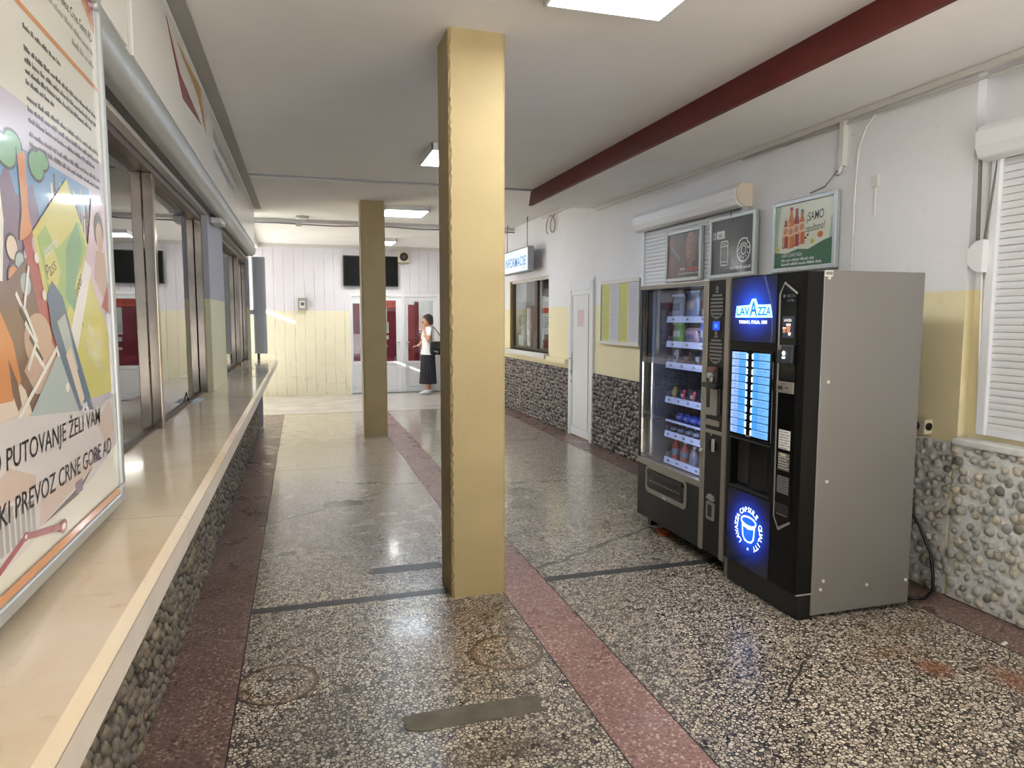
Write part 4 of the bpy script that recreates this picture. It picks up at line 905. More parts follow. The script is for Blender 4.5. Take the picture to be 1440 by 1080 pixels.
# ------------------------------------------------------------------ coffee machine
def side_metal():
    m, nt, b = nodes_of('grey_enamelled_steel'); g = G(nt)
    c = g.mix(g.map(g.noise(1.5, 3), .3, .7, 0.0, .15), srgb(136, 132, 130), srgb(120, 117, 116))
    g.link(c, b.inputs['Base Color']); b.inputs['Roughness'].default_value = .42; b.inputs['Metallic'].default_value = .35
    return m
M_side = side_metal()
M_doorb = mat('satin_black_door', (9, 9, 10), .38, spec=.25); M_gloss = mat('gloss_black', (8, 8, 9), .1); M_sil = mat('silver_trim', (190, 190, 188), .3, .7); M_warm = mat('champagne_trim', (150, 144, 136), .4, .5)
def glow(name, cu, cv, ru, rv, base, deep, hot, s):
    """backlit panel: brighter where the lamp sits behind the logo.  cu, cv in world Y and Z"""
    m, nt, b = nodes_of(name); g = G(nt); x, y, z = g.xyz()
    du = g.m('DIVIDE', g.m('SUBTRACT', y, cu), ru); dv = g.m('DIVIDE', g.m('SUBTRACT', z, cv), rv)
    d = g.m('SQRT', g.m('ADD', g.m('MULTIPLY', du, du), g.m('MULTIPLY', dv, dv)))
    f = g.map(d, 0, 1, 1.0, 0.0); f2 = g.m('POWER', f, 1.7)
    c = g.ramp(f, [(0, srgb(*base)), (.3, srgb(*deep)), (.75, srgb(*hot)), (1, srgb(*hot))])
    b.inputs['Base Color'].default_value = srgb(34, 37, 50); b.inputs['Roughness'].default_value = .12
    g.link(c, b.inputs['Emission Color']); g.link(g.m('ADD', g.m('MULTIPLY', f2, s), .10), b.inputs['Emission Strength']); return m
M_gl1 = glow('backlit_panel_upper', 3.31, 1.60, .27, .23, (44, 48, 74), (24, 52, 176), (30, 90, 255), 1.3)
M_gl2 = glow('backlit_panel_lower', 3.295, .375, .24, .24, (30, 34, 66), (14, 44, 176), (26, 100, 255), 1.7)
M_led = mat('cyan_logo_light', (200, 240, 255), .4, emit=(120, 214, 255), es=2.2); M_ledw = mat('white_logo_light', (240, 248, 255), .4, emit=(206, 232, 255), es=2.4); M_ledb = mat('logo_inner_blue', (20, 90, 180), .4, emit=(20, 110, 210), es=.8)
cm = thing('coffee_machine', 'tall black and grey coffee vending machine with glowing blue logo panels', 'vending machine', (2.76, 3.21, 0))
m = MB(); m.box(2.475, 3.105, 2.90, 3.525, .022, 1.785, M_side); m.build('cabinet', cm, .004)
for x in (2.56, 3.03):
    for y in (2.97, 3.46): m = MB(); m.cyl((x, y, .011), (0, 0, 1), .025, .022, M_black, 14); m.build('foot', cm)
m = MB(); rv = [(2.503, 1.747), (2.522, 1.232), (2.539, .723), (2.544, .201), (2.529, .157), (2.822, .151), (3.08, .15)]
for x, z in rv: m = MB(); m.cyl((x, 2.898, z), (0, 1, 0), .0085, .008, M_white2, 12); m.build('screw', cm)
m = MB(); m.fbox(FB(2.9), 2.478, 2.525, 1.755, 1.785, 0, .001, M_paper)
for k in range(12): m.quad(FB(2.9), 2.482+.0033*k, 2.4835+.0033*k+.0006*(k % 3), 1.762, 1.779, M_black, .0014)
m.build('barcode_label', cm)
# door, a black slab with a bevelled near edge and a hole for the cup niche
m = MB(); Fz = Frame((0, 0, .145), (1, 0, 0), (0, 1, 0)); X0 = 2.372
for z0, z1 in ((.145, .585), (.87, 1.78)): m.prism(Frame((0, 0, z0), (1, 0, 0), (0, 1, 0)), [(X0, 2.925), (X0+.012, 2.905), (2.474, 2.902), (2.474, 3.525), (X0, 3.525)], 0, z1-z0, M_doorb)
m.prism(Frame((0, 0, .585), (1, 0, 0), (0, 1, 0)), [(X0, 2.925), (X0+.012, 2.905), (2.474, 2.902), (2.474, 3.128), (X0, 3.128)], 0, .285, M_doorb)
m.prism(Frame((0, 0, .585), (1, 0, 0), (0, 1, 0)), [(X0, 3.487), (2.474, 3.487), (2.474, 3.525), (X0, 3.525)], 0, .285, M_doorb)
dr = m.build('door', cm)
m = MB(); m.box(2.395, 2.475, 2.905, 3.52, .006, .142, M_black); m.box(2.38, 2.476, 2.896, 2.904, .136, .143, M_sil); m.build('kick_plate', cm, .003)
FC = FR(X0)
m = MB(); m.fbox(FC, -3.523, -3.118, 1.42, 1.775, 0, .003, M_gl1)
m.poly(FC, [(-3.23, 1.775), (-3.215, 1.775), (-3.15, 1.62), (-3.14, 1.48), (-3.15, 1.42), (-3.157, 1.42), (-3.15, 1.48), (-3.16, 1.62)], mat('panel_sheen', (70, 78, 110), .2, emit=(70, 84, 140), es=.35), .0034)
up = m.build('upper_light_panel', dr)
F = FR(X0-.0034); m = MB()
# logo: wide outlined capitals with a tall middle letter
out = [(-3.475, 1.553), (-3.465, 1.617), (-3.345, 1.622), (-3.325, 1.655), (-3.290, 1.655), (-3.272, 1.622), (-3.165, 1.622), (-3.145, 1.553)]
m.poly(F, out, M_led, .0002); m.tfit(F, 'LAV', -3.462, -3.345, 1.566, .062, M_ledb, .0008, bold=.02); m.tfit(F, 'A', -3.342, -3.276, 1.564, .11, M_ledb, .0008, bold=.02); m.tfit(F, 'ZZA', -3.272, -3.160, 1.566, .062, M_ledb, .0008, bold=.02)
m.tfit(F, 'TORINO, ITALIA, 1895', -3.44, -3.19, 1.520, .024, M_ledw, .0004, bold=.02); m.build('logo', up)
m = MB(); m.fbox(FC, -3.50, -3.125, .885, 1.375, 0, .006, M_gloss); mn = m.build('menu_panel', dr, .004)
F = FR(X0-.0062); bc_ = [mat('button_blue_%d' % k, c, .4, emit=c, es=e) for k, (c, e) in enumerate((((150, 182, 240), .72), ((110, 178, 244), .66), ((168, 192, 240), .76), ((70, 160, 236), .66)))]
M_bt = mat('button_text', (110, 150, 220), .4, emit=(70, 110, 205), es=.5)
for k in range(11):
    z = 1.362-.0422*(k+1)
    for c_, (a0, a1) in enumerate(((-3.485, -3.352), (-3.288, -3.148))):
        m = MB(); mid = (a0+a1)/2
        m.fbox(F, a0, a1, z+.003, z+.0405, 0, .003, bc_[(k*3+c_) % 3]); i0, i1 = (mid, a1) if c_ == 0 else (a0, mid-.02)
        m.quad(F, i0, i1, z+.003, z+.0405, bc_[3] if (k*5+c_*2) % 4 else bc_[1], .0034); m.greek(F, a0+.03, a1-.025, z+.022, .010, M_bt, .0042, k+c_*20); m.greek(F, a0+.03, a1-.05, z+.009, .007, M_bt, .0042, 50+k+c_*20)
        m.build('selection_button', mn, label='%s glowing selection button %s' % (['top', 'second', 'third', 'fourth', 'fifth', 'sixth', 'seventh', 'eighth', 'ninth', 'tenth', 'bottom'][k], ['in the far column', 'in the near column'][c_]))
m = MB()
for k in range(11):
    z = 1.34-.0422*k
    for a in (-3.345, -3.295): m.fbox(F, a-.004, a+.004, z-.014, z+.014, 0, .004, M_ledw)
    m.disc(F, -3.333, z, .006, M_dark, .003, 12); m.disc(F, -3.308, z, .006, M_dark, .003, 12)
m.fbox(F, -3.34, -3.30, .893, .902, 0, .003, M_sil); m.build('key_strip', mn)
# cup niche
m = MB(); F = FC
m.fbox(F, -3.487, -3.128, .585, .87, -.104, -.10, M_black); m.fbox(F, -3.487, -3.128, .585, .592, -.10, .004, M_dark)
m.fbox(F, -3.487, -3.36, .60, .865, -.06, -.05, M_dark)
for i in range(8):
    for j in range(17): m.disc(F, -3.475+.0148*i, .615+.0145*j, .0045, mat('grille_hole', (92, 92, 94), .5), -.0494, 8)
m.fbox(F, -3.352, -3.345, .60, .87, -.09, -.02, M_dark); m.fbox(F, -3.487, -3.128, .866, .874, -.02, .01, M_dark); m.build('cup_niche', dr)
m = MB(); m.fbox(F, -3.335, -3.14, .60, .86, -.03, -.026, mat('niche_window', (20, 22, 22), .15)); m.fbox(F, -3.20, -3.197, .64, .82, -.026, -.025, M_dark); m.build('niche_door', dr)
m = MB(); m.fbox(FC, -3.50, -3.112, .145, .572, 0, .003, M_gl2); lp = m.build('lower_light_panel', dr)
F = FR(X0-.0034); m = MB(); cu, cv = -3.292, .372
def ring_text(mb, F, body, cu, cv, r, a_start, step, size, mt, ry=1.0):
    for i, ch in enumerate(body):
        a = math.radians(a_start-step*i)
        if ch != ' ': mb.text(F, ch, cu+r*math.cos(a)-(size*.25)*math.sin(a)*0, cv+r*math.sin(a)*ry, size, mt, .0006, 'C', 1.0, .02, 0, a-PI/2)
ring_text(m, F, 'LAVAZZA', cu, cv, .098, 228, 13, .040, M_ledw); ring_text(m, F, 'CAPSULE', cu, cv, .098, 129, 13, .040, M_ledw); ring_text(m, F, 'QUALITY', cu, cv, .098, 20, 13, .040, M_ledw)
m.disc(F, cu, cv-.112, .007, M_ledw, .0006, 12)
m.line(F, [(cu+.066*math.cos(q*PI/14), cv+.045+.026*math.sin(q*PI/14)) for q in range(28)], .009, M_ledw, .0006, True)
m.line(F, [(cu-.064, cv+.038), (cu-.05, cv+.016), (cu, cv+.005), (cu+.05, cv+.016), (cu+.064, cv+.038)], .010, M_ledw, .0007)
m.line(F, [(cu-.055, cv+.02), (cu-.048, cv-.045), (cu-.03, cv-.066), (cu, cv-.072), (cu+.03, cv-.066), (cu+.048, cv-.045), (cu+.055, cv+.02)], .009, M_ledw, .0008); m.build('logo', lp)
# control column with its silver outline
m = MB(); m.prism(FC, [(-3.083, 1.67), (-3.053, 1.722), (-2.958, 1.672), (-2.950, .52), (-3.04, .462), (-3.072, .51)], 0, .004, M_gloss); cc_ = m.build('control_column', dr)
F = FR(X0-.004); m = MB(); m.line(F, [(-2.955, 1.672), (-3.054, 1.729), (-3.089, 1.672), (-3.078, .51), (-3.040, .452), (-2.948, .508)], .011, M_sil, .001); m.build('silver_outline', cc_)
m = MB(); m.tfit(F, 'NECTA', -3.035, -2.972, 1.655, .020, M_inkg, .0006, bold=.02); m.disc(F, -3.056, 1.662, .009, M_inkg, .0006, 12); m.greek(F, -3.03, -2.975, 1.634, .011, M_inkg, .0006, 3); m.build('lettering', cc_)
m = MB(); m.fbox(F, -3.060, -2.972, 1.45, 1.56, 0, .003, mat('display', (44, 46, 62), .15, emit=(54, 58, 84), es=.35)); sc_ = mat('display_bright', (226, 220, 214), .3, emit=(220, 214, 208), es=.6); scb = mat('display_brown', (178, 120, 90), .3, emit=(176, 116, 86), es=.5)
m.tfit(F, 'LAVAZZA', -3.048, -2.99, 1.533, .018, sc_, .0036, bold=.03); m.poly(F, [(-3.03, 1.522), (-2.995, 1.522), (-3.0, 1.478), (-3.025, 1.478)], scb, .0036); m.quad(F, -3.03, -2.995, 1.512, 1.522, sc_, .004); m.poly(F, [(-3.056, 1.50), (-3.03, 1.50), (-3.034, 1.475), (-3.052, 1.475)], scb, .0038); m.quad(F, -3.056, -3.03, 1.497, 1.503, sc_, .004); m.poly(F, [(-3.015, 1.478), (-2.99, 1.478), (-2.994, 1.462), (-3.011, 1.462)], sc_, .004); m.build('display', cc_)
m = MB(); m.prism(Frame((X0-.004, 2.965, 0), (-1, 0, 0), (0, 0, 1)), [(0, 1.31), (.02, 1.325), (.012, 1.41), (0, 1.415)], 0, .11, mat('reader_grey', (44, 46, 50), .4)); m.fbox(F, -3.079, -3.05, 1.325, 1.41, 0, .014, M_warm)
Fr_ = FR(X0-.0245); m.disc(Fr_, -3.02, 1.372, .012, M_ledw, 0, 12); m.quad(Fr_, -3.033, -3.008, 1.345, 1.355, M_ledw, 0); m.build('card_reader', cc_, .003)
m = MB(); m.fbox(F, -3.085, -2.955, 1.168, 1.226, 0, .008, M_warm); F2 = FR(X0-.0125); m.quad(F2, -3.07, -3.033, 1.183, 1.203, M_black, 0); m.quad(F2, -3.018, -2.99, 1.193, 1.199, M_black, 0); m.greek(F2, -3.05, -3.0, 1.211, .008, mat('tiny_red', (150, 70, 60), .5), 0, 2); m.build('coin_plate', cc_, .002)
for k, (z0, z1, mt) in enumerate(((.876, .976, M_paper), (.766, .858, M_inkg), (.645, .735, M_alu_d))):
    m = MB(); m.fbox(F, -3.060, -2.970, z0, z1, 0, .0006, mt)
    for q in range(int((z1-z0)/.014)): m.greek(F, -3.055, -2.985+.01*(q % 2), z1-.013-.014*q, .007, M_inkg if k == 0 else M_paper if k == 1 else M_dark, .001, q+k*9)
    if k == 1: m.quad(F, -3.04, -3.0, z1-.018, z1-.004, mat('sticker_yellow', (206, 204, 150), .5), .0014)
    m.build('sticker', cc_, label=['white printed sticker', 'grey sticker with light text lines', 'silver blank sticker'][k])
m = MB(); m.fbox(F, -3.066, -2.962, .582, .588, 0, .006, M_dark); m.fbox(F, -3.066, -2.962, .538, .582, 0, .002, M_dark); m.fbox(F, -3.055, -2.975, .53, .535, 0, .005, M_warm); m.build('coin_return', cc_)
# ------------------------------------------------------------------ snack machine
sm_ = thing('snack_machine', 'glass fronted snack vending machine with lit shelves standing left of the coffee machine', 'vending machine', (2.78, 4.15, 0))
SX, SB = 2.402, 3.15; SY0, SY1 = 3.575, 4.712
M_in = mat('cabinet_inside', (84, 86, 92), .45, .2)
m = MB()
m.box(SX+.05, SB, SY1-.03, SY1, .085, 1.775, M_dark); m.box(SX+.05, SB, SY0, SY0+.03, .085, 1.775, M_dark); m.box(SX+.05, SB, SY0+.03, SY1-.03, 1.765, 1.775, M_dark); m.box(SX+.05, SB, SY0+.03, SY1-.03, .085, .46, M_dark); m.box(SB-.03, SB, SY0+.03, SY1-.03, .46, 1.745, M_in)
m.box(SX+.05, SB-.03, 3.80, 3.83, .46, 1.745, M_in); m.box(SX+.06, SB-.03, SY1-.036, SY1-.03, .46, 1.745, M_in)
m.build('cabinet', sm_)
for x in (2.50, 3.05):
    for y in (3.66, 4.64): m = MB(); m.box(x-.03, x+.03, y-.025, y+.025, 0, .087, M_black); m.build('foot', sm_)
FS = FR(SX)
# door panels
m = MB(); m.fbox(FS, -SY1, -3.855, .088, .50, -.05, 0, mat('charcoal_door', (24, 23, 23), .4, spec=.3)); lowd = m.build('lower_door', sm_, .004)
m = MB(); m.fbox(FS, -SY1, -3.805, 1.752, 1.782, -.05, .004, M_warm); m.fbox(FS, -3.855, -3.808, .088, 1.755, -.05, .004, M_warm); m.fbox(FS, -SY1-.006, -3.85, .478, .522, -.05, .006, M_warm); m.fbox(FS, -SY1, -4.694, .52, 1.755, -.05, .001, M_dark); m.fbox(FS, -3.862, -3.853, .52, 1.755, -.04, .002, M_sil); m.build('glass_frame', sm_, .004)
m = MB(); m.fbox(FS, -4.694, -3.858, .52, 1.752, -.016, -.008, M_glassV); m.build('glass_pane', sm_)
m = MB(); m.prism(FS, rrect(-4.575, -4.005, .285, .48, .04), 0, .006, M_warm); tr = m.build('delivery_tray', sm_, .002)
m = MB(); F = FR(SX-.0062); m.prism(F, rrect(-4.545, -4.035, .322, .462, .02), 0, .001, M_gloss); m.fbox(F, -4.53, -4.05, .43, .458, 0, .012, M_black); m.disc(F, -4.29, .298, .022, M_sil, .0015, 16, .012)
for k in range(9): m.line(F, [(-4.50+.048*k, .372), (-4.485+.048*k, .384), (-4.465+.048*k, .376)], .005, M_alu_d, .0016)
m.build('flap', tr)
# control column
m = MB(); m.fbox(FS, -3.806, -3.622, .093, 1.778, -.05, 0, mat('column_black', (18, 17, 18), .4, spec=.3)); co = m.build('control_column', sm_, .003)
m = MB(); m.fbox(FS, -3.62, -3.577, .088, 1.786, -.05, .006, M_warm); m.fbox(FR(2.46), -3.574, -3.545, .03, 1.775, 0, .05, M_warm); m.build('side_trim', sm_, .003)
F = FR(SX-.0002)
def chevron_block(z):
    m = MB(); mt = mat('grille_grey', (112, 110, 110), .4)
    for k, wd in enumerate((.03, .10, .13, .13, .13, .13, .10, .05)): m.fbox(F, -3.714-wd/2, -3.714+wd/2, z-.022*k-.008, z-.022*k+.003, 0, .003, mt)
    m.disc(F, -3.714, z+.018, .014, mt, .002, 12); m.line(F, [(-3.78, z-.125), (-3.755, z-.15), (-3.714, z-.165), (-3.673, z-.15), (-3.648, z-.125)], .008, mt, .002); return m
chevron_block(1.71).build('instruction_plate', co); chevron_block(1.44).build('instruction_plate', co)
m = MB(); m.fbox(F, -3.758, -3.668, 1.468, 1.538, 0, .002, M_black); m.prism(F, rrect(-3.748, -3.678, 1.478, 1.528, .008), .002, .003, mat('blue_display', (20, 60, 255), .3, emit=(16, 60, 255), es=1.6)); m.quad(F, -3.73, -3.70, 1.49, 1.515, mat('blue_display_lit', (60, 110, 255), .3, emit=(50, 110, 255), es=2), .0034); m.build('display', co)
m = MB(); m.fbox(F, -3.79, -3.64, 1.13, 1.16, 0, .05, M_black); m.fbox(F, -3.76, -3.67, 1.16, 1.24, 0, .02, M_dark); m.fbox(F, -3.752, -3.69, 1.225, 1.255, .0, .03, mat('reader_rust', (110, 76, 70), .5)); m.cyl(F.p(-3.72, 1.205, .02), (1, 0, 0), .018, .05, M_sil, 14); m.fbox(F, -3.735, -3.705, 1.165, 1.20, .02, .03, M_sil); m.build('card_reader', co, .003)
m = MB(); m.fbox(F, -3.745, -3.675, .96, 1.12, 0, .012, M_warm); m.fbox(F, -3.80, -3.752, .955, 1.0, 0, .008, M_warm); m.fbox(F, -3.675, -3.65, .97, 1.13, 0, .006, M_dark)
for k in range(7): m.fbox(FR(SX-.0125), -3.735, -3.685, 1.10-.02*k, 1.108-.02*k, 0, .001, M_alu_d)
m.build('keypad', co, .002)
m = MB(); m.prism(F, rrect(-3.79, -3.65, .895, .93, .01), 0, .012, M_warm); m.build('coin_slot_plate', co, .002)
m = MB(); m.fbox(F, -3.806, -3.622, .845, .868, 0, .004, M_warm); m.line(F, [(-3.80, .87), (-3.80, 1.62)], .004, M_dark, .001); m.build('cross_trim', co)
m = MB(); m.cyl(F.p(-3.715, .775, .004), (1, 0, 0), .042, .008, M_gloss, 20); m.prism(F, rrect(-3.715, -3.69, .735, .815, .01), 0, .014, M_sil); m.fbox(F, -3.74, -3.735, .83, .845, 0, .004, M_sil); m.build('lock', co, .002)
m = MB(); m.cyl(FS.p(-3.83, .725, .012), (1, 0, 0), .012, .02, M_sil, 12); m.build('key_knob', sm_)
m = MB(); m.prism(F, rrect(-3.765, -3.675, .305, .42, .015), 0, .008, M_warm); m.fbox(F, -3.745, -3.70, .325, .40, .008, .009, M_black); m.prism(F, [(-3.75, .44), (-3.68, .43), (-3.69, .46), (-3.73, .468)], 0, .02, M_sil); m.build('coin_return', co, .002)
# shelves (trays) with lit price rails and spirals
M_rail = mat('price_rail', (206, 212, 246), .35, emit=(196, 210, 255), es=.62); M_wire = mat('spiral_wire', (190, 196, 210), .3, .8); M_tray = mat('tray_metal', (150, 154, 166), .4, .6)
SH = [1.548, 1.368, 1.215, .958, .702, .505]; lanes = [4, 4, 5, 6, 7, 6]
ya, yb_ = 3.875, 4.655
for zi, n in zip(SH, lanes):
    m = MB(); m.box(2.60, 3.08, ya, yb_, zi-.012, zi-.004, M_tray); m.box(2.60, 3.08, yb_-.006, yb_, zi-.02, zi+.05, M_tray); m.box(2.60, 3.08, ya, ya+.006, zi-.02, zi+.05, M_tray)
    t = m.build('shelf', sm_)
    m = MB(); m.prism(Frame((2.60, ya, 0), (-1, 0, 0), (0, 0, 1)), [(0, zi-.026), (.014, zi-.03), (.006, zi+.014), (0, zi+.014)], 0, yb_-ya, M_rail)
    m.build('price_rail', t)
    for k in range(n):
        m = MB(); y = yb_-(k+.5)*(yb_-ya)/n; m.fbox(FR(2.589), -y-.016, -y+.016, zi-.016, zi+.002, 0, .0016, M_paper); m.greek(FR(2.587), -y-.012, -y+.012, zi-.012, .008, M_ink, 0, k); m.build('price_label', t)
    m = MB()
    for k in range(n):
        y = yb_-(k+.5)*(yb_-ya)/n; r_ = min(.033, (yb_-ya)/n*.42)
        m.tube([(2.615+.40*q/60, y+r_*math.sin(q*2*PI/10), zi+r_+.004+r_*math.cos(q*2*PI/10)) for q in range(61)], .0018, M_wire, 5)
    m.build('spiral', t)
m = MB(); m.box(2.445, 2.465, 4.60, 4.66, .56, 1.74, M_alu_d)
for k in range(44): m.fbox(FR(2.70), -4.664, -4.656, .56+.026*k, .567+.026*k, 0, .004, M_wire)
m.build('side_rail', sm_)
M_strip_led = mat('led_strip', (220, 228, 255), .4, emit=(200, 214, 255), es=130)
m = MB(); m.box(2.425, 2.437, 3.862, 3.872, .56, 1.72, M_strip_led); m.build('led_strip', sm_)
m = MB(); m.box(2.42, 2.45, 3.88, 4.66, 1.754, 1.763, M_strip_led); m.build('led_strip', sm_)
# products: things of their own on the trays
def bag(y, z, w, h, cols, label, group, x=2.625, name='snack_bag'):
    m = MB(); body, band = cols; n = 14; rows = 9; rings = []
    t = thing(name, label, 'snack', (x, y, z), group)
    seed = random.Random(int(y*1000+z*77)); lean = seed.uniform(-.008, .008)
    for j in range(rows+1):
        v = j/rows; th = .028*(math.sin(PI*min(max(v, .02), .98))**.55); ww = w/2*(1-.06*math.sin(PI*v)); zz = z+h*v
        rings.append([(x+th*math.sin(2*PI*k/n)+lean*v*3, y+ww*math.cos(2*PI*k/n)*(1+.03*math.sin(5*v+k)), zz) for k in range(n)])
    m.loft(rings, body); m.build('packet', t)
    m = MB(); rr = []
    for j in range(3, 7):
        v = j/rows; th = .0295*(math.sin(PI*v)**.55); ww = w/2*(1-.06*math.sin(PI*v))*.72; rr.append((v, th, ww))
    vs = []
    for v, th, ww in rr:
        for q in range(9): c_ = -.9+1.8*q/8; vs.append((x-th*math.sqrt(1-(c_*.72)**2)-.0015+lean*v*3, y+ww*c_, z+h*v))
    m.add(vs, [(a*9+b, a*9+b+1, (a+1)*9+b+1, (a+1)*9+b) for a in range(3) for b in range(8)], band, True); m.build('label_patch', t)
    m = MB(); m.box(x-.003, x+.003, y-w/2*.96, y+w/2*.96, z+h-.004, z+h+.014, body)
    for q in range(int(w/.006)): m.box(x-.0042, x+.0042, y-w/2*.95+.006*q, y-w/2*.95+.006*q+.002, z+h-.002, z+h+.013, body)
    m.build('crimped_edge', t)
P_ = lambda n, c, r=.22: mat('pack_'+n, c, r)
top = 'snack packets on the top shelf of the snack machine'; sec = 'snack packets on the second shelf of the snack machine'
for y, w, h, c, l in ((4.56, .17, .155, ((196, 212, 240), (90, 120, 170)), 'silver blue snack bag, leftmost on the top machine shelf'), (4.36, .17, .175, ((196, 60, 62), (236, 214, 200)), 'red snack bag, second on the top machine shelf'), (4.15, .17, .175, ((232, 222, 206), (176, 104, 56)), 'cream snack bag with brown picture, third on the top machine shelf'), (3.965, .15, .16, ((206, 44, 60), (238, 220, 214)), 'red and white snack bag at the right end of the top machine shelf')):
    bag(y, 1.552, w, h, (P_('a%d' % c[0][0], c[0]), P_('b%d' % c[1][0], c[1])), l, top)
for y, w, h, c, l in ((4.54, .15, .13, ((120, 190, 84), (228, 232, 226)), 'green topped white snack bag, leftmost on the second machine shelf'), (4.34, .17, .095, ((206, 178, 192), (150, 132, 170)), 'small pinkish packet lying low on the second machine shelf'), (4.15, .17, .14, ((84, 122, 216), (200, 214, 240)), 'blue snack bag on the second machine shelf'), (3.96, .13, .10, ((222, 130, 150), (238, 210, 214)), 'pink packet at the right end of the second machine shelf')):
    bag(y, 1.372, w, h, (P_('c%d' % c[0][0], c[0]), P_('d%d' % c[1][0], c[1])), l, sec)
def bar(y, z, w, h, col, tip, label, group, lean=.03, name='chocolate_bar', x=2.622):
    t = thing(name, label, 'snack', (x, y, z), group); m = MB(); rings = []
    for j in range(7):
        v = j/6; s_ = (math.sin(PI*min(max(v, .06), .94))**.3); rings.append([(x+.011*s_*math.sin(2*PI*k/10)+lean*v, y+w/2*s_*math.cos(2*PI*k/10)-lean*.8*v, z+h*v) for k in range(10)])
    m.loft(rings, col); m.build('wrapper', t)
    m = MB(); m.box(x+lean*.5-.014, x+lean*.5-.012, y-w*.32-lean*.4, y+w*.32-lean*.4, z+h*.3, z+h*.62, tip); m.build('label_patch', t)
g3 = 'chocolate bars on the third shelf of the snack machine'
for k, (c, tt, l) in enumerate((((206, 212, 236), (90, 96, 130), 'pale wrapped bar, leftmost on the third machine shelf'), ((70, 44, 48), (196, 160, 170), 'dark brown bar, second on the third machine shelf'), ((52, 46, 58), (206, 206, 220), 'black wrapped bar in the middle of the third machine shelf'), ((122, 96, 112), (226, 214, 226), 'mauve bar, fourth on the third machine shelf'), ((190, 110, 130), (236, 214, 220), 'pink bar at the right end of the third machine shelf'))): bar(4.585-.156*k, 1.219, .075, .10-.004*(k % 2), P_('e%d' % k, c), P_('f%d' % k, tt), l, g3, .012)
g4 = 'wafer bars on the fourth shelf of the snack machine'
for k, (c, tt, l) in enumerate((((196, 170, 70), (236, 226, 190), 'yellow wafer bar, leftmost on the fourth machine shelf'), ((214, 84, 96), (240, 220, 220), 'red wafer bar, second on the fourth machine shelf'), ((226, 96, 104), (240, 224, 224), 'light red wafer bar, third on the fourth machine shelf'), ((100, 104, 112), (206, 210, 220), 'grey wafer bar, fourth on the fourth machine shelf'), ((190, 196, 210), (90, 96, 120), 'silver wafer bar, fifth on the fourth machine shelf'))): bar(4.59-.13*k, .962, .05, .075+.012*(k == 0), P_('g%d' % k, c), P_('h%d' % k, tt), l, g4, .01)
bag(3.945, 1.06, .10, .13, (P_('i', (214, 46, 50)), P_('j', (240, 232, 230))), 'red pouch with white patch at the right of the fourth machine shelf', g4)
g5 = 'blue wrapped wafers in the row above the drinks'
m = MB(); m.box(2.60, 3.05, ya, yb_, .795, .80, M_tray); m.box(2.596, 2.60, ya, yb_, .785, .80, M_rail); m.build('shelf', sm_)
for k in range(7):
    o = None; bar(4.50-.095*k, .803, .085, .062, P_('k', (54, 84, 214), .15), P_('l', (168, 190, 246)), 'small blue wrapped wafer in the row above the bottles inside the snack machine', g5, .006, 'wafer')
g6 = 'dark drink bottles on the fifth shelf'
def bottle(y, z, col, cap_, label, group, h=.125, r_=.026, x=2.64, name='drink_bottle', lean=-.02):
    t = thing(name, label, 'bottle', (x, y, z), group); m = MB(); pr_ = [(r_*.9, 0), (r_, .008), (r_, h*.55), (r_*.8, h*.68), (r_*.42, h*.84), (r_*.42, h*.9)]
    n = 14; rings = [[(x+rr*math.cos(2*PI*k/n), y+rr*math.sin(2*PI*k/n)+lean*zz/h, z+zz) for k in range(n)] for rr, zz in pr_]; m.loft(rings, col); m.build('bottle_body', t)
    m = MB(); m.cyl((x, y+lean*.95, z+h*.94), (0, 0, 1), r_*.48, h*.1, cap_, 12); m.build('cap', t)
    m = MB(); rings = [[(x+(r_+.0006)*math.cos(2*PI*k/n), y+(r_+.0006)*math.sin(2*PI*k/n)+lean*zz/h, z+zz) for k in range(n)] for zz in (h*.2, h*.48)]; m.loft(rings, P_('bottle_label', (150, 160, 186)), False); m.build('bottle_label', t)
for k in range(7): bottle(4.60-.104*k, .706, P_('cola', (26, 24, 34), .08), P_('cap_grey', (150, 156, 176)), 'small dark drink bottle in the row on the fifth machine shelf', g6, .088, .03)
g7 = 'drinks on the lowest shelf of the snack machine'
for k, (c, l) in enumerate((((206, 60, 52), 'red drink bottle, leftmost on the lowest machine shelf'), ((214, 96, 88), 'light red drink bottle, second on the lowest machine shelf'), ((176, 164, 172), 'grey drink bottle, third on the lowest machine shelf'), ((196, 150, 146), 'pinkish drink bottle, fourth on the lowest machine shelf'))): bottle(4.58-.125*k, .509, P_('m%d' % k, c, .15), P_('cap_white', (226, 226, 232)), l, g7, .17-.015*k, .03)
bottle(4.02, .509, P_('teal', (90, 186, 196), .12), P_('cap_white', 0), 'teal drink bottle at the right end of the lowest machine shelf', g7, .17, .045)
# litter under the snack machine, cable, socket
M_rag = mat('rusty_leaf', (150, 76, 36), .8, noise=.4, nscale=20)
m = MB(); r_ = random.Random(3)
for k in range(9):
    a, b = 2.47+r_.uniform(-.03, .05), 4.36+r_.uniform(-.09, .09); Fk = Frame((a, b, .012+r_.uniform(0, .02)), (math.cos(k), math.sin(k), .3), (-math.sin(k), math.cos(k), .25)); m.prism(Fk, [(-.05, 0), (-.02, .025), (.03, .02), (.06, 0), (.02, -.02), (-.03, -.018)], 0, .002, M_rag)
tag(m.build('dry_leaves'), 'rust coloured dry leaves lying under the snack machine', 'leaves', kind='stuff')
m = MB(); m.prism(Frame((2.50, 4.60, .004), (.3, -1, .0), (1, .3, .08)), [(-.07, -.03), (.07, -.04), (.08, .03), (-.05, .045)], 0, .003, M_paper); tag(m.build('paper_scrap'), 'white scrap of paper under the far corner of the snack machine', 'paper')
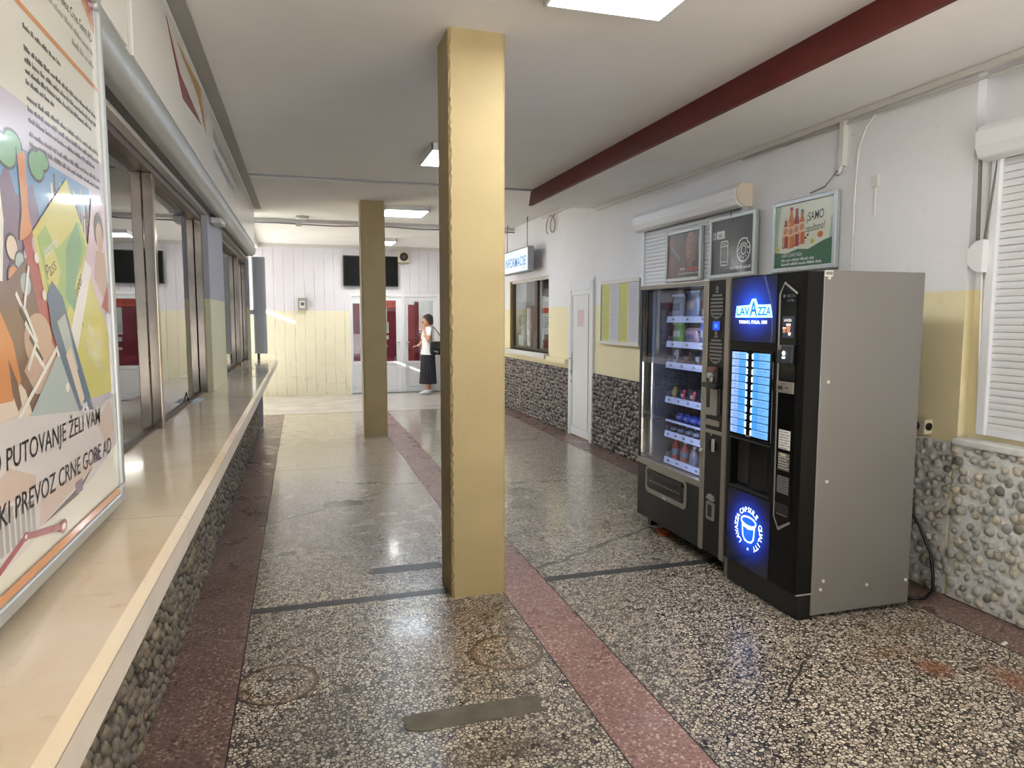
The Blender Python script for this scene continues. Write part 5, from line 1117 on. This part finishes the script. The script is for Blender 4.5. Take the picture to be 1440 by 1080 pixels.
m = MB(); m.prism(Frame((3.18, 2.41, .001), (1, .4, 0), (-.4, 1, 0)), [(-.025, -.008), (.02, -.01), (.03, .006), (-.02, .009)], 0, .004, M_paper); tag(m.build('paper_scrap'), 'tiny white scrap on the floor near the right wall', 'paper')
m = MB(); m.tube([(3.16, 2.96, .014), (3.25, 2.93, .012), (3.34, 2.96, .03), (3.385, 3.0, .10), (3.39, 3.03, .22), (3.375, 3.10, .36), (3.36, 3.2, .5), (3.37, 3.35, .7), (3.38, 3.45, .9)], .009, M_black, 8); tag(m.build('power_cable'), 'black power cable looping down the pebble wall behind the coffee machine', 'cable')
so = thing('wall_socket', 'square beige wall socket beside the back of the coffee machine', 'socket', (3.44, 3.16, .93))
m = MB(); m.box(3.385, 3.44, 3.11, 3.21, .89, .975, M_bei); m.build('housing', so, .006)
m = MB(); m.cyl((3.383, 3.17, .935), (1, 0, 0), .026, .01, M_black, 18); m.cyl((3.41, 3.108, .935), (0, 1, 0), .022, .008, M_black, 18); m.build('outlet', so)
# ------------------------------------------------------------------ people
M_skin = mat('skin_tone', (214, 164, 134), .5, noise=.05, nscale=20); M_hair = mat('dark_brown_hair', (52, 36, 30), .5, noise=.3, nscale=40)
M_shirt = mat('white_cotton', (236, 236, 238), .8); M_pants = mat('dark_pleated_cloth', (54, 54, 64), .8); M_shoe = mat('white_shoe', (232, 232, 234), .5); M_lip = mat('lips', (170, 88, 84), .5); M_eye = mat('eye_dark', (40, 30, 28), .2)
class Pose:
    def __init__(s, base, face, lean=0): s.lean = lean; s.b = Vector(base); s.f = Vector((face[0], face[1], 0)).normalized(); s.l = Vector((0, 0, 1)).cross(s.f)
    def __call__(s, f, l, z): return s.b+s.f*f+s.l*l+Vector((s.lean*max(0, z-.9), 0, z))
    def rot(s): return Matrix((s.f, s.l, Vector((0, 0, 1)))).transposed()
def hand(mb, P, wrist, d, n, thumb, m, curl=.5, size=1.0):
    """palm and five fingers: d along the hand, n out of the palm, thumb towards the thumb side"""
    w = Vector(wrist); d = Vector(d).normalized(); n = Vector(n); n = (n-d*n.dot(d)).normalized(); t = Vector(thumb); t = (t-d*t.dot(d)-n*t.dot(n)).normalized(); S = size
    mb.ell(w+d*.045*S, (.012*S, .040*S, .048*S), m, 10, 7, Matrix((n, t, d)).transposed())
    for k, (off, L) in enumerate(((.028, .066), (.010, .074), (-.009, .069), (-.027, .055))):
        p = w+d*.082*S+t*off*S; dd = d.copy()
        for q in range(3):
            e = p+dd*L*S*(.45, .32, .23)[q]; mb.cap(p, e, .0088*S-.0006*q, .0082*S-.0006*q, m, 8); p = e
            dd = (dd*math.cos(curl*(.6+.4*q))+n*math.sin(curl*(.6+.4*q))).normalized()
    p = w+d*.03*S+t*.034*S; dd = (d*.75+t*.6+n*.25).normalized(); e = p+dd*.035*S; mb.cap(p, e, .0105*S, .0095*S, m, 8); mb.cap(e, e+(dd*.8+d*.4+n*.2).normalized()*.028*S, .0092*S, .008*S, m, 8)
def body(P, arms, k=1.0, legs=True):
    m = MB(); M_ = M_skin; A = lambda f, l, z: P(f*k, l*k, z*k)
    R_ = P.rot()
    # head with jaw, nose, ears, brows
    m.ell(A(.004, 0, 1.505), (.092*k, .073*k, .100*k), M_, 18, 12, R_); m.ell(A(.030, 0, 1.455), (.062*k, .054*k, .072*k), M_, 16, 10, R_); m.ell(A(.062, 0, 1.405), (.024*k, .030*k, .022*k), M_, 12, 8, R_)
    m.cap(A(.090, 0, 1.50), A(.108, 0, 1.468), .008*k, .012*k, M_); m.ell(A(.104, 0, 1.463), (.012*k, .016*k, .009*k), M_, 10, 6, R_)
    m.ell(A(.084, 0, 1.437), (.014*k, .026*k, .010*k), M_, 10, 6, R_); m.cap(A(.080, -.04, 1.518), A(.080, .04, 1.518), .011*k, .011*k, M_)
    for s in (-1, 1): m.ell(A(-.005, s*.074, 1.49), (.018*k, .009*k, .030*k), M_, 10, 8, R_); m.ell(A(.055, s*.042, 1.46), (.030*k, .020*k, .024*k), M_, 10, 6, R_)
    m.cap(A(-.012, 0, 1.32), A(.0, 0, 1.44), .054*k, .048*k, M_, 14)
    # trunk
    m.ell(A(-.01, 0, 1.20), (.10*k, .155*k, .15*k), M_, 18, 12, R_); m.ell(A(.0, 0, 1.02), (.095*k, .13*k, .14*k), M_, 18, 12, R_); m.ell(A(-.01, 0, .86), (.115*k, .165*k, .13*k), M_, 18, 12, R_); m.cap(A(-.02, -.14, 1.30), A(-.02, .14, 1.30), .052*k, .052*k, M_, 12)
    for s in (-1, 1): m.ell(A(.075, s*.07, 1.17), (.05*k, .06*k, .055*k), M_, 12, 8, R_)
    if legs:
        for s in (-1, 1):
            f0 = .05*s; m.cap(A(-.01, s*.085, .84), A(.01+f0*.5, s*.085, .46), .085*k, .055*k, M_, 14); m.cap(A(.01+f0*.5, s*.085, .46), A(-.005+f0, s*.08, .09), .056*k, .034*k, M_, 12); m.ell(A(-.02+f0*.8, s*.085, .34), (.05*k, .048*k, .09*k), M_, 12, 8, R_)
            m.cap(A(-.02+f0, s*.08, .05), A(.13+f0, s*.09, .03), .035*k, .026*k, M_, 10)
    for sh, el, wr, hd, hn, ht, cu in arms:
        sh, el, wr = A(*sh), A(*el), A(*wr); m.ell(sh, (.055*k, .05*k, .055*k), M_, 12, 8, R_); m.cap(sh, el, .046*k, .036*k, M_, 12); m.cap(el, wr, .037*k, .024*k, M_, 12)
        v = lambda q: P.f*q[0]+P.l*q[1]+Vector((0, 0, q[2])); hand(m, P, wr, v(hd), v(hn), v(ht), M_, cu, k)
    return m
def ring(P, f, l, z, rf, rl, n=28, wav=0, ph=0, waves=0):
    return [P(f+rf*math.cos(2*PI*i/n)*(1+wav*math.cos(waves*2*PI*i/n+ph)), l+rl*math.sin(2*PI*i/n)*(1+wav*math.cos(waves*2*PI*i/n+ph)), z) for i in range(n)]
def hair(P, k, par, bob=.0, col=None):
    m = MB(); n = 26; rings = []
    R_ = P.rot(); hz = 1.52*k
    m.ell(P(-.012*k, 0, hz), (.104*k, .086*k, .102*k), col or M_hair, 22, 14, R_); m.ell(P(-.055*k, 0, hz-.06*k), (.062*k, .078*k, .075*k), col or M_hair, 18, 10, R_)
    for s in (-1, 1): m.ell(P(-.03*k, s*.066*k, hz-.05*k), (.045*k, .024*k, (.06+bob)*k), col or M_hair, 14, 10, R_)
    for q in range(9): m.cap(P((.05-.012*q)*k, (-.05+.0125*q)*k, hz+.065*k), P((.088-.004*q)*k, (-.06+.0125*q)*k, hz+.02*k), .014*k, .006*k, col or M_hair, 8)
    # clear the face: only what lies outside the skull shows
    return remeshed(m, 'hair', .007, par, 2)
def face(P, k, par):
    m = MB()
    for s in (-1, 1): m.ell(P(.083*k, s*.031*k, 1.497*k), (.007*k, .012*k, .006*k), M_eye, 10, 6, P.rot()); m.cap(P(.088*k, s*.018*k, 1.522*k), P(.082*k, s*.045*k, 1.524*k), .0035*k, .003*k, M_hair, 6)
    m.cap(P(.094*k, -.018*k, 1.437*k), P(.094*k, .018*k, 1.437*k), .006*k, .006*k, M_lip, 6); return m.build('face_details', par)

# the woman standing outside the glass door
P = Pose((2.47, 14.17, .01), (-1, -.18)); K = 1.0
wm = thing('person', 'woman in white T-shirt and dark pleated trousers, hand at mouth, by the glass door', 'person', P.b)
arms = [((-.02, .165, 1.30), (.07, .19, 1.085), (.115, .075, 1.30), (.1, -.25, 1), (0, -1, 0), (1, 0, .1), .75), ((-.02, -.165, 1.30), (.04, -.20, 1.06), (.17, -.10, .98), (1, .5, -.1), (0, .3, -1), (.3, 1, 0), .5)]
remeshed(body(P, arms, K), 'body', .0055, wm, 3); hair(P, K, wm, .02); face(P, K, wm)
m = MB(); rg = [ring(P, f, 0, z, a, b) for f, z, a, b in ((.0, .80, .150, .200), (.0, .84, .147, .196), (.0, .95, .122, .165), (.005, 1.05, .118, .155), (.012, 1.16, .125, .165), (-.005, 1.25, .118, .172), (-.02, 1.31, .095, .178), (-.02, 1.345, .075, .125), (-.01, 1.365, .062, .075))]
m.loft(rg, M_shirt, False)
for s, el in ((1, Vector((.07, .19, 1.085))), (-1, Vector((.04, -.20, 1.06)))):
    a = Vector((-.02, .15*s, 1.315)); b = a.lerp(el, .62); m.tube([P(*a), P(*a.lerp(b, .5)), P(*b)], [.068, .066, .064], M_shirt, 16, False)
m.build('shirt', wm)
m = MB(); rg = []
for j in range(15):
    v = j/14; z = .87-.665*v; rg.append(ring(P, .0+.01*v, 0, z, .125+.035*v, .172+.02*v, 176, .05+.06*v, .4*v, 22))
m.loft(rg, M_pants, False); m.loft([ring(P, 0, 0, .85, .135, .182, 40), ring(P, 0, 0, .885, .128, .176, 40)], M_pants, False); m.loft([ring(P, .008, 0, .205, .13, .16, 40), ring(P, .008, 0, .21, .01, .01, 40)], M_black, False); m.build('trousers', wm)
for s in (-1, 1):
    m = MB(); f0 = .05*s; rows = []
    for q, (f, h, w_) in enumerate(((-.075, .05, .02), (-.065, .085, .036), (-.02, .095, .042), (.04, .075, .043), (.10, .058, .044), (.155, .045, .036), (.178, .03, .018))):
        rows.append([P(f+f0, s*.085+w_*math.cos(2*PI*i/14), .004+max(0, h/2+h/2*math.sin(2*PI*i/14))) for i in range(14)])
    m.loft(rows, M_shoe); m.build('shoe', wm)
hb = thing('handbag', 'black leather handbag hanging at the side of the woman in the white T-shirt', 'handbag', P(-.10, .24, .82))
M_lea = mat('black_leather', (22, 22, 25), .3, noise=.3, nscale=18, bump=.5, bscale=25)
m = MB(); rg = []
for z, a, b in ((.80, .10, .035), (.815, .135, .05), (.88, .15, .06), (.96, .15, .055), (1.04, .135, .04), (1.07, .13, .02)): rg.append([P(-.09+a*(abs(math.cos(2*PI*i/24))**.6)*(1 if math.cos(2*PI*i/24) > 0 else -1), .262+b*(abs(math.sin(2*PI*i/24))**.7)*(1 if math.sin(2*PI*i/24) > 0 else -1), z+.01*math.sin(i*1.3)) for i in range(24)])
m.loft(rg, M_lea); m.build('bag_body', hb, sub=1)
m = MB(); m.tube([P(-.2, .262, 1.05), P(-.17, .25, 1.18), P(-.06, .235, 1.33), P(-.02, .20, 1.372), P(.0, .225, 1.33), P(.02, .255, 1.2), P(.03, .262, 1.06)], .009, M_lea, 8); m.build('strap', hb)
m = MB(); m.cap(P(-.15, .325, .90), P(-.05, .325, .95), .012, .02, M_lea); m.cap(P(-.02, .32, .88), P(-.08, .325, .86), .012, .016, mat('grey_patch', (150, 152, 158), .3)); m.build('pocket', hb)

# the person behind the glass, reaching for the handle
P = Pose((2.33, 14.95, .0), (-1, -.45), .42); K = 1.0
pm = thing('person', 'person in pink and white striped shirt behind the glass, reaching for the door handle', 'person', P.b)
arms = [((-.02, .165, 1.30), (.20, .20, 1.12), (.36, .14, 1.06), (1, -.05, -.05), (0, -.2, -1), (.2, -1, 0), .4), ((-.02, -.165, 1.30), (-.03, -.20, 1.04), (.02, -.21, .82), (.1, 0, -1), (0, 1, 0), (1, 0, 0), .4)]
remeshed(body(P, arms, K), 'body', .007, pm, 3); hair(P, K, pm, .0); face(P, K, pm)
def stripes():
    m, nt, b = nodes_of('pink_white_stripes'); g = G(nt); x, y, z = g.xyz()
    zz = g.m('ADD', z, g.m('MULTIPLY', x, .12)); f = g.m('GREATER_THAN', g.m('FRACT', g.m('DIVIDE', zz, .062)), .52)
    g.link(g.mix(f, srgb(206, 120, 138), srgb(240, 232, 232)), b.inputs['Base Color']); b.inputs['Roughness'].default_value = .8; return m
M_stp = stripes(); m = MB(); m.loft([ring(P, 0, 0, z, a, b) for z, a, b in ((.64, .15, .195), (.8, .145, .19), (.95, .135, .175), (1.1, .13, .17), (1.22, .128, .175), (1.31, .10, .18), (1.345, .075, .12), (1.36, .06, .07))], M_stp, False)
for s, el in ((1, Vector((.20, .20, 1.12))), (-1, Vector((-.03, -.20, 1.04)))):
    a = Vector((-.02, .15*s, 1.315)); b = a.lerp(el, .7); m.tube([P(*a), P(*a.lerp(b, .5)), P(*b)], [.066, .064, .062], M_stp, 16, False)
m.build('shirt', pm)
m = MB(); m.loft([ring(P, 0, 0, z, a, b, 30) for z, a, b in ((.1, .13, .16), (.5, .135, .165), (.75, .14, .185), (.9, .135, .18))], M_pants, False); m.build('trousers', pm)
# ------------------------------------------------------------------ outside, light, camera
M_pave = mat('pale_paving', (188, 186, 181), .8, noise=.15, nscale=1)
m = MB(); m.box(-40, -2.2, -40, 40, -.12, -.02, M_pave); m.box(-2.2, 40, -40, YS, -.12, -.02, M_pave); m.box(-2.2, 3.8, YS, YB+.4, -.12, -.005, M_pave); m.box(-40, 40, YB+6, 60, -.12, -.02, M_pave)
m.build('ground_outside', kind='structure')
w = bpy.data.worlds.new('sky'); SC.world = w; w.use_nodes = True; nt = w.node_tree; bg = nt.nodes['Background']
bg.inputs[0].default_value = (.86, .93, 1.0, 1); bg.inputs[1].default_value = SKY
sl = bpy.data.lights.new('sun', 'SUN'); sl.energy = SUN; sl.angle = .009; sl.color = (.97, .985, 1); so_ = bpy.data.objects.new('sun', sl); COL.objects.link(so_)
so_.rotation_euler = Vector((.45, .55, -.70)).to_track_quat('-Z', 'Y').to_euler()
def area(name, loc, rot, sx, sy, e, col=(1, 1, 1), spread=180):
    l = bpy.data.lights.new(name, 'AREA'); l.shape = 'RECTANGLE'; l.size = sx; l.size_y = sy; l.energy = e; l.color = col; l.spread = math.radians(spread)
    o = bpy.data.objects.new(name, l); COL.objects.link(o); o.location = loc; o.rotation_euler = rot; return o
# daylight through the two open ends of the hall (portals guide the sky light)
for nm, loc, rot, sx, sy in (('portal_entrance', (1.4, YS+.02, 1.5), (-PI/2, 0, 0), 4.2, 3.0), ('portal_side', (-.85, 12.7, 1.45), (0, -PI/2, 0), 2.9, 3.7)):
    o = area(nm, loc, rot, sx, sy, 1); o.data.cycles.is_portal = True
# unseen lamps added to light the two rooms behind the glass
def lamp(name, loc, e, r=.25):
    l = bpy.data.lights.new(name, 'POINT'); l.energy = e; l.shadow_soft_size = r; o = bpy.data.objects.new(name, l); COL.objects.link(o); o.location = loc
lamp('waiting_room_fill', (2.0, 16.0, 2.6), FILL_WAIT); lamp('booth_fill', (4.5, 10.6, 2.4), FILL_BOOTH)
# narrow area lamps added outside on the left to throw the sun streaks
def sliver(name, x0, x1, th, e, dist=2.6):
    zf = lambda x: 1.685-.41*(x+.667)
    c = Vector(((x0+x1)/2, YB, zf((x0+x1)/2))); d = Vector((.80, .48, -.33)).normalized(); loc = c-d*dist
    a = Vector((1, 0, -.41)).normalized(); zax = -d; xax = (a-d*a.dot(d)); L = xax.length; xax.normalize(); yax = zax.cross(xax)
    o = area(name, loc, (0, 0, 0), (x1-x0)*1.08*L, th, e, (1, .95, .84), .5); o.rotation_euler = Matrix((xax, yax, zax)).transposed().to_euler()
sliver('streak_lamp', -.69, -.12, .035, STREAK)
sliver('streak_lamp_far', 1.25, 2.5, .03, STREAK*.015, 6.0)
cd = bpy.data.cameras.new('camera'); co_ = bpy.data.objects.new('camera', cd); COL.objects.link(co_); SC.camera = co_
f_px, yaw, pitch, roll = 987.2, .2915338, .0938806, .000675
cd.sensor_width = 36; cd.lens = 36*f_px/1440; cd.clip_start = .05
Fv = Vector((math.sin(yaw)*math.cos(pitch), math.cos(yaw)*math.cos(pitch), -math.sin(pitch))); r0 = Vector((math.cos(yaw), -math.sin(yaw), 0)); u0 = r0.cross(Fv)
rx = r0*math.cos(roll)+u0*math.sin(roll); uy = -r0*math.sin(roll)+u0*math.cos(roll)
co_.matrix_world = Matrix.Translation((0, 0, 1.55)) @ Matrix((rx, uy, -Fv)).transposed().to_4x4()
vs = SC.view_settings; vs.view_transform = 'Standard'; vs.look = 'None'; vs.gamma = 1; vs.use_curve_mapping = False; vs.exposure = EXPO
try:
    SC.cycles.max_bounces = 10; SC.cycles.diffuse_bounces = 5; SC.cycles.transparent_max_bounces = 16; SC.cycles.sample_clamp_indirect = 8; SC.cycles.caustics_reflective = False; SC.cycles.caustics_refractive = False
    SC.cycles.use_denoising = True
except Exception: pass
